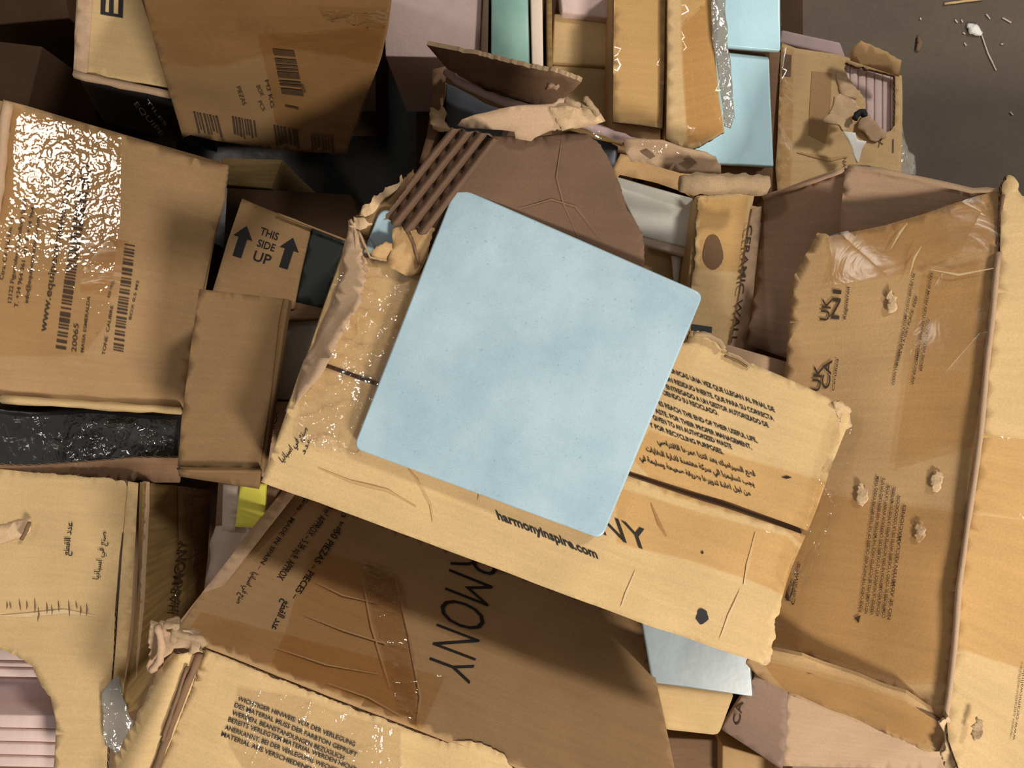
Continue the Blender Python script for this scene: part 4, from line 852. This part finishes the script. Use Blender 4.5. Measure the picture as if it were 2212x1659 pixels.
tile('ceramic_tile', [(1548, -80, .520), (1686, -80, .520), (1687, 110, .515), (1548, 98, .515)], 'sky blue tile, upper of the two beside the orange-brown flap', glz='glaze_sky', r=6, th=.008)
tile('ceramic_tile', [(1540, 108, .505), (1662, 122, .505), (1672, 360, .500), (1480, 350, .500)], 'sky blue tile, lower of the two beside the orange-brown flap', glz='glaze_sky', r=5, th=.008)
block([(1545, 100, .500), (1688, 108, .500), (1668, 352, .490), (1490, 345, .490)], .16, 'kraft_brown', 'brown carton holding the two sky blue tiles')
o = sheet('plastic_film', Patch([(1535, -60, .545), (1575, -60, .545), (1590, 280, .54), (1560, 280, .54)], (.003, 12, 3)), [(1537, -60), (1566, -60), (1575, 120), (1586, 250), (1578, 275), (1564, 270), (1552, 180), (1540, 60)], th=.0004, mat='film_hazy', seed=96, grid=10, crumple=(.002, 50)); top(o, 'loose strip of clear film hanging over the sky blue tiles', 'film')
block([(1546, 356, .480), (1672, 360, .480), (1668, 420, .470), (1560, 415, .470)], .15, 'kraft_brown', 'ragged dark carton edge below the lower sky blue tile')

# ---------------------------------------------------------------- torn upper-right carton
WN = (.0018, 9., 81.)
qN = [(1686, 88, .455), (1950, 165, .455), (1950, 430, .455), (1672, 430, .455)]
Nn = thing('cardboard_box', 'battered tan carton near the floor with a torn hole showing pale pink tiles', 'box', qN, .22)
pN = Patch(qN, WN)
body('box_body', [(1688, 100, .455), (1948, 168, .455), (1948, 410, .455), (1676, 410, .455)], depth=.15, mat='kraft_warm', parent=Nn, W=WN, sink=.016)
hole = [(1824, 136, 'j'), (1878, 150), (1932, 163), (1933, 271, 'j'), (1906, 293, 'j'), (1887, 281, 'j'), (1874, 262, 'j'), (1868, 221, 'j'), (1850, 194, 'j'), (1828, 160, 'j')]
sheet('top_panel', pN, [(1688, 91), (1720, 103), (1812, 118), (1880, 142), (1947, 163), (1950, 260), (1949, 365), (1949, 405), (1830, 405), (1679, 430), (1674, 361), (1682, 220)], parent=Nn, th=.004, mat='kraft', edge='cut_edge', holes=[hole], jag=3, seed=97, grid=18)
sheet('top_flap', Patch([(1836, 88, .485), (1950, 120, .485), (1944, 168, .474), (1832, 135, .474)], (.001, 9, 4)), [(1838, 113), (1848, 100), (1860, 89, 'j'), (1905, 108, 'j'), (1948, 131), (1942, 166), (1905, 154), (1877, 145), (1838, 132)], parent=Nn, th=.004, mat='kraft_warm', edge='kraft', seed=98, jag=1.5)
sheet('torn_scrap', Patch([(1780, 200, .488), (1875, 200, .482), (1875, 290, .478), (1780, 290, .484)], (.004, 20, 4)), [(1805, 210, 'j'), (1826, 206), (1848, 214, 'j'), (1870, 233, 'j'), (1846, 252, 'j'), (1835, 272), (1824, 281, 'j'), (1805, 272), (1780, 267, 'j'), (1792, 240)], parent=Nn, th=.002, mat='kraft_torn', seed=99, crumple=(.004, 60), grid=8)
sheet('torn_scrap', pN, [(1806, 160, 'j'), (1826, 162, 'j'), (1850, 200, 'j'), (1846, 216), (1812, 208, 'j')], parent=Nn, th=.001, mat='kraft_torn', seed=100, off=.0015, jag=2)
sheet('torn_scrap', pN, [(1862, 250, 'j'), (1888, 270, 'j'), (1908, 296, 'j'), (1880, 305, 'j'), (1845, 285, 'j')], parent=Nn, th=.001, mat='kraft_pink', seed=101, off=.004, jag=3, crumple=(.004, 70), grid=8)
strip('torn_fibre_or_gap', [(1846, 258, .488), (1854, 244, .488), (1866, 242, .488), (1868, 252, .488)], .0032, 'ink', Nn, seed=210, label='black strand painted in for the dark hollow under the torn scrap')  # ink-coloured strand paints the shade inside the hollow
prn('stain_mark', pN, [('p', [(1754, 153), (1796, 158), (1790, 240), (1780, 310), (1744, 291), (1748, 220)])], 'kraft_dull_shaded', Nn, off=.0006)
prn('printed_square', pN, [('p', [(1692, 115), (1710, 118), (1708, 164), (1690, 162)])], 'kraft_stained', Nn, off=.0007)
prn('printed_text', pN, [('t', 'NATURAL', (1818, 340), (1822, 410), (9, 1)), ('t', 'X', (1896, 320), (1908, 312), (-4, -18)), ('p', [(1928, 300), (1931, 300), (1931, 330), (1928, 330)])], 'kraft_stained', Nn, off=.0007)
sheet('packing_tape', pN, [(1690, 100), (1715, 105), (1705, 440), (1680, 440)], th=0, mat='tape', parent=Nn, off=.0010, seed=102, crumple=(.0004, 60))
crease('scuff', pN, [(1720, 330), (1790, 345), (1830, 338)], 10, 'kraft_warm', Nn)
fs_ = sheet('film_scrap', Patch([(1820, 278, .484), (1872, 285, .484), (1862, 352, .478), (1838, 350, .478)], (.002, 20, 4)), [(1822, 281), (1848, 286), (1850, 297), (1856, 301), (1869, 302), (1866, 310), (1862, 318), (1858, 349), (1853, 349), (1847, 330), (1843, 315), (1832, 300)], th=.0008, mat='white_scrap', parent=Nn, seed=104, crumple=(.002, 60), grid=6, label='white shred of plastic, its glint painted white')  # the film's glint is put into the plain white colour
nt_ = [body('ceramic_tile', [(1820 + k * 17.5, 128 + k * 4, .447), (1836 + k * 17.5, 132 + k * 4, .447), (1836 + k * 17.5, 300, .447), (1820 + k * 17.5, 300, .447)], depth=.05, mat='clay_pink', n=2, bevel=.001) for k in range(7)]
nm = ['leftmost', 'second from the left', 'third from the left', 'middle one', 'third from the right', 'second from the right', 'rightmost']
for k, o in enumerate(nt_): top(o, 'pale pink tile edge in the torn hole of the battered carton, ' + nm[k], 'tile', 'pale pink tiles in the torn carton')
block([(1688, 63, .440), (1816, 90, .440), (1828, 124, .440), (1684, 92, .440)], .2, 'clay_mauve', 'mauve tile poking out above the battered carton near the floor', 'tile', 'ceramic_tile')
o = sheet('plastic_bag', Patch([(1940, 260, .40), (1985, 260, .38), (1990, 390, .36), (1940, 390, .38)], (.004, 20, 4)), [(1946, 268), (1956, 290), (1968, 322), (1978, 338), (1982, 372), (1975, 395), (1946, 385)], th=.002, mat='film_hazy', seed=105, grid=7, crumple=(.005, 60)); top(o, 'bit of milky plastic bag bulging from the right side of the battered carton', 'bag')

# ---------------------------------------------------------------- dark open carton behind the centre one
KQ = [(936, 142, .520), (1395, 305, .520), (1340, 600, .520), (860, 470, .520)]
Kk = thing('cardboard_box', 'dark open carton behind the centre carton with grey slate tiles inside', 'box', KQ, .30)
WK = (.001, 8, 9)
sheet('side_wall', Patch([(934, 146, .520), (964, 142, .520), (925, 345, .50), (905, 350, .50)], WK), [(934, 149), (962, 143), (959, 203), (944, 285), (920, 350), (905, 352), (922, 290), (930, 230)], parent=Kk, th=.06, mat='kraft_brown', seed=106)
sheet('torn_scrap', Patch([(925, 225, .525), (970, 225, .525), (960, 300, .51), (930, 300, .51)], (.002, 20, 5)), [(926, 232, 'j'), (945, 236, 'j'), (958, 200, 'j'), (966, 282, 'j'), (944, 284, 'j'), (930, 268, 'j')], parent=Kk, th=.002, mat='kraft_torn', seed=107, crumple=(.003, 60))
strip('rim_edge', [(963, 152, .530), (985, 172, .530), (1048, 204, .530), (1110, 226, .530), (1170, 240, .530), (1270, 272, .530), (1348, 298, .530), (1400, 318, .528)], .0042, 'clay_mauve', Kk, seed=211, label='greyish bare rim of the carton')
strip('rim_edge', [(966, 170, .522), (1050, 214, .522), (1150, 246, .522), (1270, 285, .522), (1345, 306, .520)], .0040, 'kraft_olive', Kk, seed=212)
pfl = Patch([(921, 98, .57), (1260, 175, .60), (1180, 232, .535), (960, 150, .535)], (.002, 8, 5))
sheet('back_flap', pfl, [(921, 98), (985, 110, 'j'), (1048, 123, 'j'), (1120, 138, 'j'), (1194, 152, 'j'), (1257, 175), (1240, 195, 'j'), (1222, 212, 'j'), (1182, 230), (1110, 210), (1048, 190), (966, 150)], parent=Kk, th=.004, mat='kraft_brown', seed=108, jag=1.5, edge='kraft_torn')
sheet('torn_scrap', pfl, [(1185, 178, 'j'), (1210, 184, 'j'), (1205, 192, 'j'), (1180, 190, 'j')], parent=Kk, th=.001, mat='kraft_inner', off=.001, seed=109)
body('box_body', [(960, 190, .46), (1380, 330, .46), (1330, 560, .46), (900, 450, .46)], depth=.15, mat='kraft_brown', parent=Kk, W=(0, 1, 0), n=3)
block([(963, 178, .500), (1115, 236, .500), (1075, 300, .500), (962, 290, .500)], .035, 'slate', 'dark grey slate tile in the open carton, left of the ragged flap', 'tile', 'slate_tile')
block([(1270, 286, .500), (1336, 314, .500), (1322, 400, .500), (1262, 420, .500)], .035, 'slate', 'dark grey slate tile in the open carton, right of the ragged flap', 'tile', 'slate_tile')

# ---------------------------------------------------------------- carton with the white tile and diamond print
WO = (.001, 9, 7)
qO = [(1330, 300, .545), (1560, 350, .545), (1560, 640, .53), (1330, 640, .53)]
O = thing('cardboard_box', 'torn carton right of the centre with a diamond-printed lid flap curled over a white tile', 'box', qO, .30)
body('box_body', [(1336, 400, .49), (1515, 440, .49), (1492, 660, .48), (1370, 640, .48)], depth=.17, mat='kraft', parent=O, W=WO)
sheet('inner_flap', Patch([(1340, 335, .535), (1510, 390, .535), (1500, 440, .52), (1335, 385, .52)], WO), [(1340, 335), (1430, 350), (1500, 378), (1500, 432), (1476, 414), (1420, 395), (1340, 378), (1325, 396), (1322, 370)], parent=O, th=.003, mat='kraft_warm', seed=111)
pOf = Patch([(1335, 290, .565), (1560, 335, .565), (1560, 390, .555), (1335, 340, .555)], (.002, 12, 3))
sheet('lid_flap', pOf, [(1346, 302), (1380, 300), (1429, 306), (1479, 322), (1520, 332, 'j'), (1545, 343, 'j'), (1555, 358), (1556, 376, 'j'), (1500, 380, 'j'), (1466, 378), (1426, 361, 'j'), (1395, 352, 'j'), (1363, 348), (1350, 328)], parent=O, th=.0025, mat='kraft_pink', jag=2, seed=112, edge='kraft_torn', crumple=(.0015, 40))
def dia(cx, cy, a, b): return ('p', [(cx - a, cy - b * .5), (cx, cy - b), (cx + a, cy + b * .3), (cx + a * .3, cy + b)])
for d_ in (dia(1397, 334, 16, 10), dia(1487, 350, 16, 10)): prn('printed_diamond', pOf, [d_], 'kraft_stained', O, off=.0022)
sheet('packing_film', Patch([(1280, 262, .575), (1500, 318, .575), (1490, 345, .565), (1275, 290, .565)], (.002, 15, 3)), [(1282, 268), (1350, 290), (1430, 306), (1492, 328), (1485, 342), (1420, 328), (1340, 312), (1285, 290)], th=0, mat='film_clear', parent=O, grid=7, crumple=(.003, 60), seed=113, off=.001)
strip('torn_roll', [(1468, 397, .575, .0075), (1500, 397, .575, .0095), (1560, 396, .575, .0088), (1610, 398, .575, .0092), (1658, 400, .575, .0080)], .009, 'kraft_torn', O, seed=213, seg=10, label='pale rolled strip of torn cardboard')
tile('ceramic_tile', [(1322, 378, .512), (1504, 430, .512), (1521, 545, .508), (1385, 510, .508)], 'glossy off-white tile under the diamond-printed flap', glz='glaze_white', r=5, th=.008)
block([(1384, 507, .506), (1521, 543, .506), (1510, 563, .506), (1383, 527, .506)], .008, 'clay', 'thick bare clay edge strip under the off-white tile', 'tile', 'tile_edge')
o = sheet('shard', Patch([(1450, 550, .498), (1472, 552, .498), (1466, 612, .498), (1456, 608, .498)]), [(1451, 552), (1471, 555), (1465, 612), (1456, 606)], th=.003, mat='white_scrap', seed=114); top(o, 'narrow white ceramic shard below the off-white tile', 'shard')

# ---------------------------------------------------------------- carton printed CERAMIC WALL
WP = (.0015, 9., 91.)
qP = [(1508, 418, .535), (1640, 424, .535), (1582, 790, .535), (1470, 770, .535)]
Pc = thing('cardboard_box', 'tan taped carton printed CERAMIC WALL along its edge, right of the blue tile', 'box', qP, .30)
pP = Patch(qP, WP)
body('box_body', [(1508, 418, .535), (1650, 446, .535), (1604, 770, .535), (1470, 770, .535)], depth=.20, mat='kraft', parent=Pc, W=WP, sink=.004)
sheet('top_panel', pP, [(1509, 424, 'j'), (1560, 418), (1632, 420), (1625, 455), (1611, 548), (1600, 625), (1578, 745), (1570, 790), (1472, 780), (1484, 690), (1495, 598, 'j'), (1503, 540, 'j'), (1506, 470, 'j'), (1508, 445, 'j')], parent=Pc, th=.0035, mat='kraft', jag=2.5, seed=121, edge='kraft_torn')
pP2 = Patch([(1624, 450, .538), (1650, 446, .532), (1606, 770, .532), (1572, 770, .538)], WP)
sheet('printed_strip', pP2, [(1627, 452), (1648, 446), (1640, 520), (1628, 640), (1606, 770), (1572, 770), (1578, 742), (1602, 615), (1611, 548)], parent=Pc, th=.003, mat='kraft_pink', seed=122)
prn('printed_text', pP2, [('t', 'CERAMIC WALL TILES', (1616, 487), (1564, 830), (12, 1), .004)], 'ink_faded', Pc, off=.0008)
prn('stain_mark', pP, [('p', [(1541 + 22 * math.cos(a) * (1 + .1 * math.sin(3 * a)), 545 + 38 * math.sin(a)) for a in [i * math.pi / 9 for i in range(18)]])], 'kraft_stained', Pc, off=.0008)
prn('printed_text', pP, [('p', [(1494, 699), (1538, 705), (1537, 722), (1493, 716)])], 'ink_green', Pc, off=.0008)
sheet('packing_tape', pP, [(1512, 430), (1620, 425), (1600, 590), (1512, 580)], th=0, mat='tape', parent=Pc, off=.0014, seed=123, crumple=(.0006, 40), grid=12)
block([(1566, 742, .575), (1704, 782, .575), (1690, 900, .575), (1545, 850, .575)], .12, 'kraft_pink', 'pale carton top wedged between the centre carton and the torn-open carton')

# ---------------------------------------------------------------- lower right things
tile('ceramic_tile', [(1380, 1310, .525), (1620, 1400, .525), (1628, 1506, .518), (1408, 1476, .518)], 'grey-blue tile sticking out below the centre carton at the lower right', glz='glaze_grey', r=4, th=.008)
block([(1400, 1470, .505), (1594, 1496, .505), (1556, 1594, .49), (1430, 1580, .49)], .18, 'kraft', 'rounded tan carton under the grey-blue tile', bevel=.008)
qS = [(1625, 1465, .500), (1704, 1492, .500), (1690, 1660, .46), (1556, 1580, .43)]
S = thing('cardboard_box', 'mauve-brown carton in the lower right with a plain pinkish front', 'box', [(1625, 1465, .3), (1900, 1560, .3), (1900, 1680, .3), (1590, 1620, .3)], .28)
sheet('side_wall', Patch(qS, (.001, 7, 3)), [(1630, 1462), (1703, 1492), (1700, 1580), (1690, 1664), (1640, 1630), (1558, 1576), (1592, 1520)], parent=S, th=.004, mat='kraft_mauve', seed=124)
sheet('front_wall', Patch([(1702, 1492, .5), (2060, 1600, .5), (2050, 1660, .46), (1690, 1660, .46)], (.001, 7, 3)), [(1702, 1494), (1800, 1525), (1940, 1580), (2060, 1640), (2060, 1665), (1690, 1656), (1698, 1570)], parent=S, th=.004, mat='kraft_pink', seed=125)
body('box_body', [(1715, 1520, .45), (2080, 1630, .45), (2060, 1720, .45), (1710, 1690, .45)], depth=.17, mat='kraft_mauve', parent=S, n=3)
prn('printed_text', Patch(qS, (.001, 7, 3)), [('t', 'CA', (1598, 1566), (1606, 1516), (-16, -2), .004)], 'ink_faded', S, off=.001)
block([(1420, 1592, .36), (1560, 1600, .36), (1660, 1700, .36), (1440, 1740, .36)], .085, 'kraft_brown', 'dark torn carton in the shadow at the bottom right of the harmony carton')
block([(1560, 1610, .38), (1700, 1650, .38), (1680, 1720, .38), (1560, 1700, .38)], .10, 'kraft_warm', 'bit of brown carton at the bottom edge under the pinkish front')
block([(1700, 1655, .42), (2060, 1668, .42), (2060, 1760, .42), (1700, 1760, .42)], .14, 'kraft_warm', 'brown carton edge along the bottom under the pinkish carton')

# ---------------------------------------------------------------- supporting layer of cartons resting on the floor
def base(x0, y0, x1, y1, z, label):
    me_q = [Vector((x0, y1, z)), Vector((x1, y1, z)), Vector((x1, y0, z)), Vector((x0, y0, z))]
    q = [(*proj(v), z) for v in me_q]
    o = body('cardboard_box', q, depth=z, mat='kraft_gap_shade', W=(.001, 8, 3), n=3); top(o, label, 'box', 'cartons of the bottom layer under the pile')
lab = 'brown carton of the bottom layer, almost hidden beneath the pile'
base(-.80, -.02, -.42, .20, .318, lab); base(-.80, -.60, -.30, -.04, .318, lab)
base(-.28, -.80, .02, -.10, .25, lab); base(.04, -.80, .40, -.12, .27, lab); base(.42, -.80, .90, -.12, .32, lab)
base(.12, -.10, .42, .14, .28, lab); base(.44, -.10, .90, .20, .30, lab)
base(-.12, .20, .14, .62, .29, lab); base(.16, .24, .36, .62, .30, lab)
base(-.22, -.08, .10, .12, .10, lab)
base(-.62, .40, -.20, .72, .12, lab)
